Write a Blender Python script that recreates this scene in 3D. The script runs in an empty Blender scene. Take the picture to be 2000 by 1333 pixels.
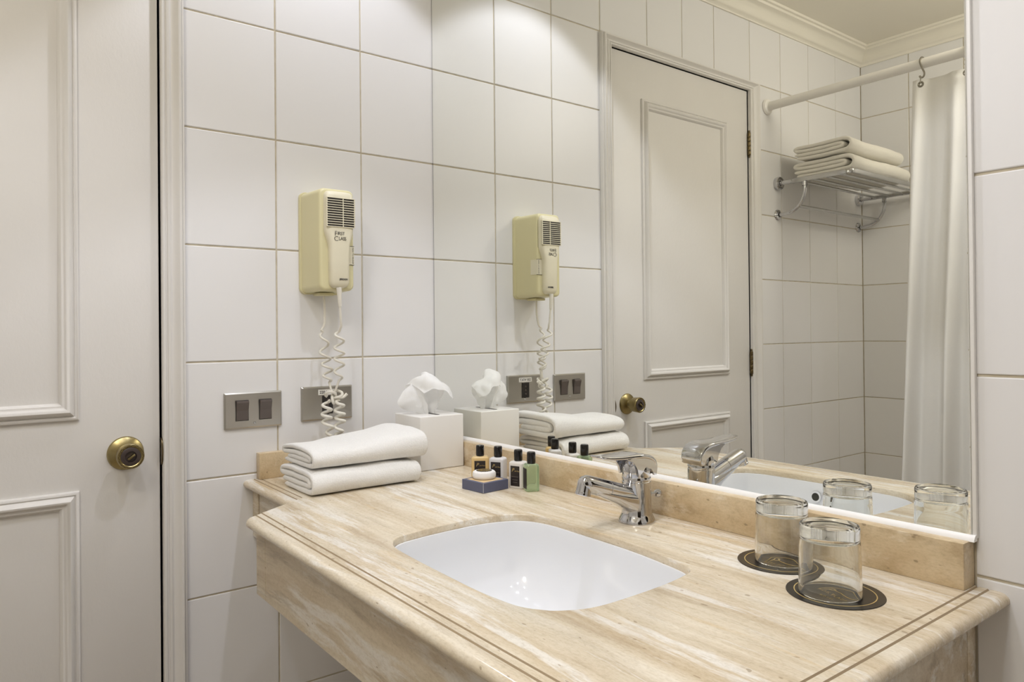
import bpy, bmesh, math, random
from mathutils import Vector, Matrix, noise

random.seed(7)
PI = math.pi
scn = bpy.context.scene
C = scn.collection

# ------------------------------------------------------------------ camera
YAW, PITCH, ROLL = math.radians(52.4331), math.radians(0.3454), math.radians(-0.5418)
cam_d = bpy.data.cameras.new('camera')
cam = bpy.data.objects.new('camera', cam_d)
C.objects.link(cam)
fw = Vector((-math.sin(YAW)*math.cos(PITCH), math.cos(YAW)*math.cos(PITCH), math.sin(PITCH)))
r0 = Vector((math.cos(YAW), math.sin(YAW), 0)); u0 = r0.cross(fw)
rt = r0*math.cos(ROLL) + u0*math.sin(ROLL); up = rt.cross(fw)
cam.matrix_world = Matrix(((rt.x, up.x, -fw.x, 1.6388), (rt.y, up.y, -fw.y, -1.0029),
                           (rt.z, up.z, -fw.z, 1.1431), (0, 0, 0, 1)))
cam_d.sensor_width = 36.0
cam_d.lens = 1426.16/2000*36
cam_d.shift_y = (638.2-666.5)/2000
cam_d.clip_start = 0.02
scn.camera = cam

# ------------------------------------------------------------------ colour management, world, lamps
vs = scn.view_settings
vs.view_transform = 'Standard'
vs.look = 'None'
vs.gamma = 1.0
vs.use_curve_mapping = False
vs.exposure = -0.06
cy = scn.cycles
cy.use_denoising = True
cy.max_bounces = 14
cy.diffuse_bounces = 6
cy.glossy_bounces = 8
cy.transmission_bounces = 12
cy.transparent_max_bounces = 12
cy.sample_clamp_indirect = 6.0
cy.blur_glossy = 0.3

wd = bpy.data.worlds.new('world')
scn.world = wd
wd.use_nodes = True
wd.node_tree.nodes['Background'].inputs[0].default_value = (1.0, 0.93, 0.84, 1)
wd.node_tree.nodes['Background'].inputs[1].default_value = 0.0

CEIL = 2.385
WARM = (0.95, 0.985, 1.12)

def lamp(name, kind, loc, power, radius, **kw):
    d = bpy.data.lights.new(name, kind)
    d.energy = power
    d.color = kw.pop('color', WARM)
    d.shadow_soft_size = radius
    for k, v in kw.items():
        setattr(d, k, v)
    o = bpy.data.objects.new(name, d)
    C.objects.link(o)
    o.location = loc
    return o

# the row of recessed downlights above the vanity, one in the room; added: a spot on the curtain, a room fill
for lx, pw in ((0.30, 12), (0.88, 18), (1.46, 2.5)):
    lamp('vanity_downlight', 'SPOT', (lx, -0.30, CEIL-0.012), pw, 0.022, spot_size=math.radians(94), spot_blend=0.22)
lamp('room_downlight', 'SPOT', (1.45, -0.82, CEIL-0.012), 9, 0.022, spot_size=math.radians(120), spot_blend=0.2)
lamp('curtain_fill', 'SPOT', (0.95, -0.95, CEIL-0.012), 13, 0.022, spot_size=math.radians(112), spot_blend=0.3)  # added to brighten the shower curtain
lamp('room_fill', 'POINT', (1.30, -1.45, 2.20), 22, 0.14, color=(1.0, 0.95, 0.865))  # added fill raising the light of the whole room

# ------------------------------------------------------------------ node helpers
def newmat(name):
    m = bpy.data.materials.new(name)
    m.use_nodes = True
    nt = m.node_tree
    b = nt.nodes['Principled BSDF']
    return m, nt, b

def setp(b, **kw):
    names = dict(color='Base Color', rough='Roughness', metal='Metallic', ior='IOR', trans='Transmission Weight',
                 coat='Coat Weight', coat_rough='Coat Roughness', spec='Specular IOR Level', sheen='Sheen Weight',
                 sss='Subsurface Weight', sss_scale='Subsurface Scale', alpha='Alpha')
    for k, v in kw.items():
        if k == 'color':
            v = (*v, 1.0)
        b.inputs[names[k]].default_value = v

def simple(name, color, rough=0.5, **kw):
    m, nt, b = newmat(name)
    setp(b, color=color, rough=rough, **kw)
    return m

def nz(nt, scale, detail=3, rough=0.5, coord='Object', vec_scale=(1, 1, 1), dist=0.0, loc=(0, 0, 0)):
    tc = nt.nodes.new('ShaderNodeTexCoord')
    mp = nt.nodes.new('ShaderNodeMapping')
    mp.inputs['Scale'].default_value = vec_scale
    mp.inputs['Location'].default_value = loc
    n = nt.nodes.new('ShaderNodeTexNoise')
    n.inputs['Scale'].default_value = scale
    n.inputs['Detail'].default_value = detail
    n.inputs['Roughness'].default_value = rough
    n.inputs['Distortion'].default_value = dist
    nt.links.new(tc.outputs[coord], mp.inputs['Vector'])
    nt.links.new(mp.outputs[0], n.inputs['Vector'])
    return n

def ramp(nt, fac, stops):
    r = nt.nodes.new('ShaderNodeValToRGB')
    els = r.color_ramp.elements
    while len(els) < len(stops):
        els.new(0.5)
    for e, (p, c) in zip(els, stops):
        e.position = p
        e.color = (*c, 1) if len(c) == 3 else c
    nt.links.new(fac, r.inputs['Fac'])
    return r

def mixc(nt, fac, a, b, mode='MIX'):
    n = nt.nodes.new('ShaderNodeMix')
    n.data_type = 'RGBA'
    n.blend_type = mode
    for sock, v in ((0, fac), (6, a), (7, b)):
        if hasattr(v, 'links'):
            nt.links.new(v, n.inputs[sock])
        elif isinstance(v, (int, float)):
            n.inputs[sock].default_value = v
        else:
            n.inputs[sock].default_value = (*v, 1)
    return n.outputs[2]

def bump(nt, b, height, strength, distance):
    n = nt.nodes.new('ShaderNodeBump')
    n.inputs['Strength'].default_value = strength
    n.inputs['Distance'].default_value = distance
    nt.links.new(height, n.inputs['Height'])
    nt.links.new(n.outputs[0], b.inputs['Normal'])

# ------------------------------------------------------------------ materials
def mat_tile():
    m, nt, b = newmat('glazed_tile')
    g = nt.nodes.new('ShaderNodeNewGeometry')
    r = ramp(nt, g.outputs['Random Per Island'], [(0, (0.735, 0.728, 0.724)), (1, (0.765, 0.758, 0.754))])
    nt.links.new(r.outputs[0], b.inputs['Base Color'])
    setp(b, rough=0.34, spec=0.3)
    n = nz(nt, 9, 2)
    bump(nt, b, n.outputs['Fac'], 0.06, 0.004)
    return m

def mat_grout():
    m, nt, b = newmat('grout')
    n = nz(nt, 40, 4)
    r = ramp(nt, n.outputs['Fac'], [(0.3, (0.47, 0.41, 0.30)), (0.7, (0.60, 0.545, 0.43))])
    nt.links.new(r.outputs[0], b.inputs['Base Color'])
    setp(b, rough=0.9)
    return m

def mat_paint(name='white_paint', col=(0.71, 0.69, 0.66)):
    m, nt, b = newmat(name)
    n = nz(nt, 4, 3)
    r = ramp(nt, n.outputs['Fac'], [(0.3, tuple(c*0.97 for c in col)), (0.7, col)])
    nt.links.new(r.outputs[0], b.inputs['Base Color'])
    setp(b, rough=0.42, spec=0.4)
    f = nz(nt, 130, 4, 0.6, vec_scale=(1, 1, 0.55))
    bump(nt, b, f.outputs['Fac'], 0.16, 0.002)
    return m

def mat_travertine(name, streak=(3.2, 46, 46), tint=1.0, pits=1.0, spec=0.5, rough=0.2, dark=0.0, hue=(1, 1, 1)):
    m, nt, b = newmat(name)
    # wavy bands along x: broad tone, broken fine streaks, pale calcite, grain, a few pits
    w1 = nz(nt, 1.7, 3, 0.5)
    w2 = nz(nt, 11.0, 4, 0.6, vec_scale=(0.7, 1.2, 1.2))
    tc = nt.nodes.new('ShaderNodeTexCoord')
    a1 = nt.nodes.new('ShaderNodeVectorMath'); a1.operation = 'MULTIPLY_ADD'
    a1.inputs[1].default_value = (0.10, 0.05, 0.05)
    nt.links.new(w1.outputs['Color'], a1.inputs[0]); nt.links.new(tc.outputs['Object'], a1.inputs[2])
    a2 = nt.nodes.new('ShaderNodeVectorMath'); a2.operation = 'MULTIPLY_ADD'
    a2.inputs[1].default_value = (0.03, 0.014, 0.014)
    nt.links.new(w2.outputs['Color'], a2.inputs[0]); nt.links.new(a1.outputs[0], a2.inputs[2])
    def band(k, scale, detail, rough_, off=0.0):
        mp = nt.nodes.new('ShaderNodeMapping')
        mp.inputs['Scale'].default_value = (streak[0]*k[0], streak[1]*k[1], streak[2]*k[1])
        mp.inputs['Location'].default_value = (off, off*1.7, off*0.6)
        nt.links.new(a2.outputs[0], mp.inputs['Vector'])
        n = nt.nodes.new('ShaderNodeTexNoise')
        n.inputs['Scale'].default_value = scale
        n.inputs['Detail'].default_value = detail
        n.inputs['Roughness'].default_value = rough_
        nt.links.new(mp.outputs[0], n.inputs['Vector'])
        return n.outputs['Fac']
    t = lambda c: tuple(x*tint*h_ for x, h_ in zip(c, hue))
    r1 = ramp(nt, band((0.7, 0.45), 1.0, 5, 0.6), [(0.30, t((0.56, 0.455, 0.31))), (0.44, t((0.645, 0.55, 0.41))), (0.56, t((0.70, 0.62, 0.485))), (0.70, t((0.75, 0.69, 0.585)))])
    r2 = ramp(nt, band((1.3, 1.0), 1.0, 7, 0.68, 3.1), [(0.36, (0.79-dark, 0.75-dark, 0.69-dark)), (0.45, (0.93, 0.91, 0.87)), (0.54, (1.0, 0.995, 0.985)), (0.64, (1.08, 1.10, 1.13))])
    c = mixc(nt, 0.85, r1.outputs[0], r2.outputs[0], 'MULTIPLY')
    r3 = ramp(nt, band((1.0, 0.8), 1.0, 6, 0.66, 7.7), [(0.53, (0, 0, 0)), (0.62, (0.9, 0.9, 0.9))])
    c = mixc(nt, r3.outputs[0], c, t((0.79, 0.755, 0.69)))
    r4 = ramp(nt, band((0.9, 0.7), 1.0, 4, 0.6, 12.3), [(0.62, (0, 0, 0)), (0.72, (0.55, 0.55, 0.55))])
    c = mixc(nt, r4.outputs[0], c, t((0.66, 0.505, 0.30)))
    g = nz(nt, 340, 3, 0.7, vec_scale=(0.45, 1, 1))
    rg_ = ramp(nt, g.outputs['Fac'], [(0.32, (0.84, 0.82, 0.78)), (0.55, (1.0, 1.0, 1.0))])
    c = mixc(nt, 0.8, c, rg_.outputs[0], 'MULTIPLY')
    p = nz(nt, 120, 1, 0.5, vec_scale=(0.5, 1, 1))
    rp = ramp(nt, p.outputs['Fac'], [(0.735, (0, 0, 0)), (0.765, (1, 1, 1))])
    sc = nt.nodes.new('ShaderNodeMath'); sc.operation = 'MULTIPLY'; sc.inputs[1].default_value = 0.55*pits
    nt.links.new(rp.outputs[0], sc.inputs[0])
    c = mixc(nt, sc.outputs[0], c, (0.26, 0.19, 0.11))
    nt.links.new(c, b.inputs['Base Color'])
    setp(b, rough=rough, spec=spec)
    return m

def mat_towel(name, col):
    m, nt, b = newmat(name)
    n = nz(nt, 480, 3, 0.7)
    n2 = nz(nt, 60, 3, 0.6)
    mx = nt.nodes.new('ShaderNodeMath'); mx.operation = 'ADD'
    nt.links.new(n.outputs['Fac'], mx.inputs[0]); nt.links.new(n2.outputs['Fac'], mx.inputs[1])
    r = ramp(nt, n.outputs['Fac'], [(0.3, tuple(c*0.93 for c in col)), (0.65, col)])
    nt.links.new(r.outputs[0], b.inputs['Base Color'])
    setp(b, rough=0.95, spec=0.15, sheen=0.25)
    bump(nt, b, mx.outputs[0], 0.55, 0.003)
    return m

def mat_metal(name, col, rough, bumpy=None, aniso=None):
    m, nt, b = newmat(name)
    setp(b, color=col, rough=rough, metal=1.0)
    if bumpy:
        n = nz(nt, bumpy[0], 3, 0.6, vec_scale=bumpy[2] if len(bumpy) > 2 else (1, 1, 1))
        bump(nt, b, n.outputs['Fac'], bumpy[1], 0.001)
    return m

def mat_brass():
    m, nt, b = newmat('antique_brass')
    n = nz(nt, 28, 4, 0.6)
    r = ramp(nt, n.outputs['Fac'], [(0.3, (0.27, 0.215, 0.095)), (0.7, (0.42, 0.35, 0.18))])
    nt.links.new(r.outputs[0], b.inputs['Base Color'])
    setp(b, rough=0.3, metal=1.0)
    return m

def mat_plastic(name, col, rough=0.38):
    m, nt, b = newmat(name)
    n = nz(nt, 6, 3)
    r = ramp(nt, n.outputs['Fac'], [(0.3, tuple(c*0.96 for c in col)), (0.7, col)])
    nt.links.new(r.outputs[0], b.inputs['Base Color'])
    setp(b, rough=rough, spec=0.45)
    f = nz(nt, 420, 2)
    bump(nt, b, f.outputs['Fac'], 0.05, 0.001)
    return m

def mat_curtain():
    m, nt, b = newmat('curtain_cloth')
    w = nz(nt, 900, 2, vec_scale=(1, 1, 0.6))
    r = ramp(nt, w.outputs['Fac'], [(0.3, (0.86, 0.845, 0.81)), (0.7, (0.88, 0.865, 0.83))])
    nt.links.new(r.outputs[0], b.inputs['Base Color'])
    setp(b, rough=0.8, spec=0.2)
    tr = nt.nodes.new('ShaderNodeBsdfTranslucent'); tr.inputs[0].default_value = (0.85, 0.82, 0.76, 1)
    mx = nt.nodes.new('ShaderNodeMixShader'); mx.inputs[0].default_value = 0.12
    nt.links.new(b.outputs[0], mx.inputs[1]); nt.links.new(tr.outputs[0], mx.inputs[2])
    nt.links.new(mx.outputs[0], nt.nodes['Material Output'].inputs[0])
    n = nz(nt, 14, 3)
    bump(nt, b, n.outputs['Fac'], 0.15, 0.01)
    return m

def mat_tissue():
    m, nt, b = newmat('tissue_paper')
    setp(b, color=(0.93, 0.93, 0.92), rough=0.9, spec=0.1)
    n = nz(nt, 90, 3)
    bump(nt, b, n.outputs['Fac'], 0.12, 0.002)
    tr = nt.nodes.new('ShaderNodeBsdfTranslucent'); tr.inputs[0].default_value = (0.93, 0.93, 0.92, 1)
    mx = nt.nodes.new('ShaderNodeMixShader'); mx.inputs[0].default_value = 0.28
    nt.links.new(b.outputs[0], mx.inputs[1]); nt.links.new(tr.outputs[0], mx.inputs[2])
    tp = nt.nodes.new('ShaderNodeBsdfTransparent')
    mx2 = nt.nodes.new('ShaderNodeMixShader'); mx2.inputs[0].default_value = 0.05
    nt.links.new(mx.outputs[0], mx2.inputs[1]); nt.links.new(tp.outputs[0], mx2.inputs[2])
    nt.links.new(mx2.outputs[0], nt.nodes['Material Output'].inputs[0])
    return m

M = {}
M['tile'] = mat_tile()
M['grout'] = mat_grout()
M['paint'] = mat_paint()
M['passage'] = simple('added_dark_passage', (0.10, 0.075, 0.055), 0.7)
M['gap'] = simple('gap_shade', (0.03, 0.025, 0.02), 0.9)
M['ceiling'] = mat_paint('ceiling_paint', (0.82, 0.785, 0.69))
M['cornice'] = mat_paint('plaster_paint', (0.78, 0.75, 0.68))
M['floor'] = simple('floor_tile', (0.52, 0.44, 0.34), 0.3)
M['top_stone'] = mat_travertine('polished_travertine')
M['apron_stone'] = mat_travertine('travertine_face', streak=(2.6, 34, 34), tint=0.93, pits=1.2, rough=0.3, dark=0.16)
M['splash_stone'] = mat_travertine('travertine_upstand', streak=(9, 22, 22), tint=0.86, pits=1.3, rough=0.28, dark=0.06, hue=(1.06, 0.96, 0.80))
M['groove'] = simple('groove_brown', (0.36, 0.28, 0.18), 0.9)  # browner tone on the groove faces
M['ceramic'] = simple('white_ceramic', (0.79, 0.80, 0.82), 0.08, coat=0.3)
M['chrome'] = mat_metal('chrome', (0.60, 0.60, 0.615), 0.06)
M['satin_chrome'] = mat_metal('satin_chrome', (0.52, 0.52, 0.515), 0.18)
M['steel'] = mat_metal('brushed_steel', (0.50, 0.48, 0.44), 0.30, (220, 0.12, (1, 0.04, 1)))
M['brass'] = mat_brass()
M['hook_metal'] = mat_metal('dull_hook_metal', (0.27, 0.25, 0.21), 0.3)
M['dark_brass'] = mat_metal('dark_brass', (0.16, 0.12, 0.06), 0.35)
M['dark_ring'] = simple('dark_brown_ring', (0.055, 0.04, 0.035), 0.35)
M['mirror'] = mat_metal('mirror_silver', (0.91, 0.915, 0.875), 0.0)
M['mirror_edge'] = simple('mirror_edge', (0.05, 0.055, 0.05), 0.4)
M['sealant'] = simple('white_sealant', (0.84, 0.83, 0.81), 0.4)
M['cream'] = mat_plastic('cream_plastic', (0.66, 0.61, 0.37))
M['ivory'] = mat_plastic('ivory_plastic', (0.72, 0.675, 0.52), 0.33)
M['cord'] = mat_plastic('cord_plastic', (0.72, 0.69, 0.61), 0.4)
M['dark'] = simple('dark_plastic', (0.022, 0.018, 0.015), 0.4)
M['switch'] = mat_plastic('brown_switch', (0.105, 0.085, 0.075), 0.35)
M['ink'] = simple('printed_ink', (0.03, 0.028, 0.026), 0.6)
M['label_white'] = simple('white_sticker', (0.80, 0.78, 0.73), 0.5)
M['towel'] = mat_towel('white_terry', (0.86, 0.85, 0.825))
M['bath_towel'] = mat_towel('cream_terry', (0.86, 0.83, 0.75))
M['box_white'] = simple('white_box', (0.80, 0.785, 0.755), 0.3)
M['tissue'] = mat_tissue()
M['black_cap'] = simple('black_cap', (0.008, 0.007, 0.007), 0.12)
M['black_label'] = simple('black_label', (0.020, 0.015, 0.014), 0.3)
M['gold'] = simple('gold_print', (0.50, 0.36, 0.13), 0.4)
M['grey_print'] = simple('grey_print', (0.20, 0.17, 0.15), 0.5)

def liquid(name, col, trans, rough, sss=0.0):
    m, nt, b = newmat(name)
    setp(b, color=col, rough=rough, trans=trans, ior=1.40)
    if sss:
        setp(b, sss=sss, sss_scale=0.01)
    return m
M['amber'] = liquid('amber_gel', (0.93, 0.70, 0.33), 0.35, 0.2)
M['milky'] = liquid('milky_lotion', (0.76, 0.745, 0.74), 0.12, 0.25)
M['pearl'] = liquid('pearl_lotion', (0.75, 0.72, 0.68), 0.05, 0.25)
M['green'] = liquid('green_gel', (0.68, 0.86, 0.58), 0.75, 0.06)
M['navy'] = mat_plastic('navy_card', (0.105, 0.115, 0.185), 0.5)
M['card_edge'] = simple('card_edge', (0.55, 0.55, 0.58), 0.6)
M['tan'] = simple('tan_card', (0.68, 0.50, 0.27), 0.5)
M['soap_paper'] = simple('pleated_paper', (0.84, 0.82, 0.80), 0.55)
M['coaster'] = simple('black_card', (0.020, 0.016, 0.013), 0.28)
M['glass'] = simple('clear_glass', (0.97, 0.985, 0.98), 0.0, trans=1.0, ior=1.5)
M['rod_white'] = simple('white_enamel', (0.82, 0.80, 0.76), 0.3)
M['curtain'] = mat_curtain()
M['shadow_hole'] = simple('dark_hole', (0.03, 0.028, 0.02), 0.6)

# ------------------------------------------------------------------ geometry helpers (world metres)
ROOT = {}          # object -> world matrix it was placed with

def finish(name, bm, mats, parent=None, smooth=35, loc=None):
    """One mesh object. bm is in world space; it is moved into the parent's (or its own) frame."""
    me = bpy.data.meshes.new(name)
    bmesh.ops.recalc_face_normals(bm, faces=bm.faces[:])
    if not isinstance(mats, (list, tuple)):
        mats = [mats]
    o = bpy.data.objects.new(name, me)
    C.objects.link(o)
    if parent is not None:
        W = ROOT[parent]
    else:
        W = Matrix.Translation(Vector(loc) if loc is not None else Vector((0, 0, 0)))
    bm.transform(W.inverted())
    bm.to_mesh(me)
    bm.free()
    for m_ in mats:
        me.materials.append(m_)
    if smooth is not None:
        me.polygons.foreach_set('use_smooth', [True]*len(me.polygons))
        me.set_sharp_from_angle(angle=math.radians(smooth))
    ROOT[o] = W
    if parent is not None:
        o.parent = parent
    else:
        o.location = W.to_translation()
    return o

def thing(name, label, cat, loc, group=None):
    o = bpy.data.objects.new(name, None)
    C.objects.link(o)
    o.empty_display_size = 0.03
    o.location = loc
    ROOT[o] = Matrix.Translation(Vector(loc))
    tag(o, label, cat, group)
    return o

def tag(o, label, cat, group=None):
    o['label'] = label
    o['category'] = cat
    if group:
        o['group'] = group
    return o

def struct(o):
    o['kind'] = 'structure'
    return o

def bm_new():
    return bmesh.new()

def face(bm, vs_, mi=0):
    try:
        f = bm.faces.new(vs_)
        f.material_index = mi
        return f
    except ValueError:
        return None

def box(bm, x0, x1, y0, y1, z0, z1, bevel=0.0, seg=2, mi=0, mat=None):
    vs_ = [bm.verts.new(Vector(p)) for p in ((x0, y0, z0), (x1, y0, z0), (x1, y1, z0), (x0, y1, z0),
                                             (x0, y0, z1), (x1, y0, z1), (x1, y1, z1), (x0, y1, z1))]
    fs = []
    for q in ((0, 3, 2, 1), (4, 5, 6, 7), (0, 1, 5, 4), (1, 2, 6, 5), (2, 3, 7, 6), (3, 0, 4, 7)):
        f = bm.faces.new([vs_[i] for i in q]); f.material_index = mi
        fs.append(f)
    if bevel > 0:
        es = list({e for f in fs for e in f.edges})
        r = bmesh.ops.bevel(bm, geom=es, offset=bevel, segments=seg, profile=0.5, affect='EDGES')
        for f in r['faces']:
            f.material_index = mi
        vs_ = list({v for f in r['faces'] for v in f.verts} | {v for v in vs_ if v.is_valid})
    if mat is not None:
        bmesh.ops.transform(bm, matrix=mat, verts=[v for v in vs_ if v.is_valid])
    return vs_

def frame_axes(d):
    d = d.normalized()
    a = Vector((0, 0, 1)) if abs(d.z) < 0.9 else Vector((1, 0, 0))
    u = d.cross(a).normalized()
    return u, d.cross(u).normalized()

def tube(bm, pts, r, n=12, cap=True, mi=0, radii=None, closed=False):
    pts = [Vector(p) for p in pts]
    N = len(pts)
    rings = []
    u = None
    for i, p in enumerate(pts):
        if closed:
            d = (pts[(i+1) % N]-pts[i-1]).normalized()
        else:
            d = (pts[min(i+1, N-1)]-pts[max(i-1, 0)]).normalized()
        if u is None:
            u, v = frame_axes(d)
        else:
            u = (u-d*u.dot(d)).normalized(); v = d.cross(u)
        rr = radii[i] if radii else r
        rings.append([bm.verts.new(p+(u*math.cos(2*PI*k/n)+v*math.sin(2*PI*k/n))*rr) for k in range(n)])
    for i in range(N if closed else N-1):
        a, b = rings[i], rings[(i+1) % N]
        for k in range(n):
            face(bm, (a[k], a[(k+1) % n], b[(k+1) % n], b[k]), mi)
    if cap and not closed:
        face(bm, rings[0][::-1], mi); face(bm, rings[-1], mi)

def lathe(bm, prof, origin, axis=(0, 0, 1), n=48, mi=0, mis=None, sx=1.0, xdir=None):
    """prof: list of (radius, height); revolve about axis at origin."""
    o = Vector(origin); ax = Vector(axis).normalized()
    if xdir is None:
        u, v = frame_axes(ax)
    else:
        u = Vector(xdir).normalized(); v = ax.cross(u)
    rings = []
    for r, h in prof:
        if r < 1e-6:
            rings.append([bm.verts.new(o+ax*h)])
        else:
            rings.append([bm.verts.new(o+ax*h+(u*math.cos(2*PI*k/n)*sx+v*math.sin(2*PI*k/n))*r) for k in range(n)])
    for i in range(len(rings)-1):
        a, b = rings[i], rings[i+1]
        m_ = mis[i] if mis else mi
        for k in range(n):
            k2 = (k+1) % n
            if len(a) == 1 and len(b) == 1:
                continue
            if len(a) == 1:
                face(bm, (a[0], b[k], b[k2]), m_)
            elif len(b) == 1:
                face(bm, (a[k], a[k2], b[0]), m_)
            else:
                face(bm, (a[k], a[k2], b[k2], b[k]), m_)

def loft(bm, rings, cap0=True, cap1=True, mi=0, mis=None):
    vr = [[bm.verts.new(Vector(p)) for p in ring] for ring in rings]
    n = len(vr[0])
    for i in range(len(vr)-1):
        for k in range(n):
            face(bm, (vr[i][k], vr[i][(k+1) % n], vr[i+1][(k+1) % n], vr[i+1][k]), mis[i] if mis else mi)
    if cap0:
        face(bm, vr[0][::-1], mi)
    if cap1:
        face(bm, vr[-1], mi)
    return vr

def rrect(w, h, r, n=6, cx=0.0, cyy=0.0):
    """rounded rectangle outline, counter-clockwise in (a, b)"""
    pts = []
    for sx, sy, a0 in ((1, 1, 0), (-1, 1, 90), (-1, -1, 180), (1, -1, 270)):
        for k in range(n+1):
            a = math.radians(a0+90*k/n)
            pts.append((cx+sx*(w/2-r)+r*math.cos(a), cyy+sy*(h/2-r)+r*math.sin(a)))
    return pts

def catmull(pts, n, closed=False):
    pts = [Vector(p) for p in pts]
    N = len(pts)
    out = []
    segs = N if closed else N-1
    for i in range(segs):
        if closed:
            p0, p1, p2, p3 = pts[i-1], pts[i], pts[(i+1) % N], pts[(i+2) % N]
        else:
            p0, p1, p2, p3 = pts[max(i-1, 0)], pts[i], pts[i+1], pts[min(i+2, N-1)]
        for k in range(n):
            t = k/n
            out.append(0.5*((2*p1)+(p2-p0)*t+(2*p0-5*p1+4*p2-p3)*t*t+(3*p1-p0-3*p2+p3)*t*t*t))
    if not closed:
        out.append(pts[-1])
    return out

def rect_frame(bm, plane, y0, y1, z0, z1, prof):
    """mitred moulding round a rectangle on the plane x = plane; prof = (inset from outer edge, height)"""
    loops = []
    for u, v in prof:
        loops.append([bm.verts.new(Vector((plane+v, y, z))) for y, z in
                      ((y0+u, z0+u), (y1-u, z0+u), (y1-u, z1-u), (y0+u, z1-u))])
    for a, b in zip(loops, loops[1:]):
        for k in range(4):
            face(bm, (a[k], a[(k+1) % 4], b[(k+1) % 4], b[k]))

def text_bm(body, size, origin, right, upv, extrude=0.0002, shear=0.0, align='CENTER', spacing=1.0, bold=0.0):
    cu = bpy.data.curves.new('tmp_text', 'FONT')
    cu.body = body
    cu.size = size
    cu.extrude = extrude
    cu.shear = shear
    cu.align_x = align
    cu.space_character = spacing
    cu.offset = bold
    cu.resolution_u = 3
    o = bpy.data.objects.new('tmp_text', cu)
    C.objects.link(o)
    bpy.context.view_layer.update()
    me = bpy.data.meshes.new_from_object(o.evaluated_get(bpy.context.evaluated_depsgraph_get()))
    bpy.data.objects.remove(o)
    bpy.data.curves.remove(cu)
    R = Vector(right).normalized(); U = Vector(upv).normalized(); N = R.cross(U)
    O = Vector(origin)
    mat = Matrix(((R.x, U.x, N.x, O.x), (R.y, U.y, N.y, O.y), (R.z, U.z, N.z, O.z), (0, 0, 0, 1)))
    bm = bmesh.new()
    bm.from_mesh(me)
    bm.transform(mat)
    bpy.data.meshes.remove(me)
    return bm

def merge(dst, src):
    me = bpy.data.meshes.new('tmp_merge')
    src.to_mesh(me); src.free()
    dst.from_mesh(me)
    bpy.data.meshes.remove(me)

def dup(root, loc, label=None, rotz=0.0):
    r = root.copy(); C.objects.link(r)
    r.location = loc; r.rotation_euler = (0, 0, rotz)
    if label:
        r['label'] = label
    for ch in list(root.children):
        c = ch.copy(); C.objects.link(c); c.parent = r
        for g in list(ch.children):
            d = g.copy(); C.objects.link(d); d.parent = c
    return r

# ------------------------------------------------------------------ the room
HY = [2.0824-0.25*k for k in range(-2, 9)]          # heights of the horizontal joints
HY = sorted(HY+[0.0, CEIL])
HY = [h for h in HY if 0 <= h <= CEIL]

def tiles(bm, us, vs_, put, holes=(), j=0.0017, bev=0.0015, depth=0.0022):
    """tiles between the joint lines us x vs_; put(u, v, d) -> world point, d = height above the grout"""
    for a, b in zip(us, us[1:]):
        for c, d in zip(vs_, vs_[1:]):
            rects = [(a+j, b-j, c+j, d-j)]
            for (h0, h1, g0, g1) in holes:
                nr = []
                for (p, q, r_, s) in rects:
                    if q <= h0 or p >= h1 or s <= g0 or r_ >= g1:
                        nr.append((p, q, r_, s)); continue
                    if p < h0: nr.append((p, h0, r_, s))
                    if q > h1: nr.append((h1, q, r_, s))
                    m0, m1 = max(p, h0), min(q, h1)
                    if r_ < g0: nr.append((m0, m1, r_, g0))
                    if s > g1: nr.append((m0, m1, g1, s))
                rects = nr
            for (p, q, r_, s) in rects:
                if q-p < 0.006 or s-r_ < 0.006:
                    continue
                t = [random.uniform(-0.0003, 0.0003) for _ in range(3)]
                base = [bm.verts.new(put(x, y, 0.0)) for x, y in ((p, r_), (q, r_), (q, s), (p, s))]
                mid = [bm.verts.new(put(x, y, depth-bev*0.45)) for x, y in
                       ((p+bev*.25, r_+bev*.25), (q-bev*.25, r_+bev*.25), (q-bev*.25, s-bev*.25), (p+bev*.25, s-bev*.25))]
                top = [bm.verts.new(put(x, y, depth+t[0]+t[1]*sx+t[2]*sy)) for x, y, sx, sy in
                       ((p+bev, r_+bev, -1, -1), (q-bev, r_+bev, 1, -1), (q-bev, s-bev, 1, 1), (p+bev, s-bev, -1, 1))]
                for k in range(4):
                    face(bm, (base[k], base[(k+1) % 4], mid[(k+1) % 4], mid[k]), 0)
                    face(bm, (mid[k], mid[(k+1) % 4], top[(k+1) % 4], top[k]), 0)
                face(bm, top, 0)

BATH_Y = -2.2491
TD = 0.0022
D0, D1, DT = -1.3975, -0.6570, 2.0465      # door opening (y from hinge to lock side, top)
C0, C1, CT = -1.4555, -0.6125, 2.0800      # outside of the casing

# left wall (x = 0): the wall with the hair dryer and the door
bm = bm_new()
uy = [BATH_Y, -2.0326, -1.817, -1.614, -1.4095, -1.1916, -1.0141, -0.8344, -0.6165, -0.4148, -0.2034, 0.009]
tiles(bm, uy, HY, lambda u, v, d: Vector((-TD+d, u, v)), holes=[(C0, C1, -1, CT)])
box(bm, -0.12, -TD, D1, 0.12, 0, CEIL, mi=1)
box(bm, -0.12, -TD, BATH_Y-0.12, D0, 0, CEIL, mi=1)
box(bm, -0.12, -TD, D0, D1, DT, CEIL, mi=1)
struct(finish('wall_left', bm, [M['tile'], M['grout']], smooth=None))

# back wall (y = 0.009): behind the mirror and the vanity
bm = bm_new()
ux = [0.0, 0.215, 0.43, 0.645, 0.86, 1.06, 1.2655, 1.48, 1.695, 1.91, 2.125, 2.34]
tiles(bm, ux, HY, lambda u, v, d: Vector((u, 0.009+TD-d, v)))
box(bm, -TD, 2.46, 0.009+TD, 0.12, 0, CEIL, mi=1)
struct(finish('wall_back', bm, [M['tile'], M['grout']], smooth=None))

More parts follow.
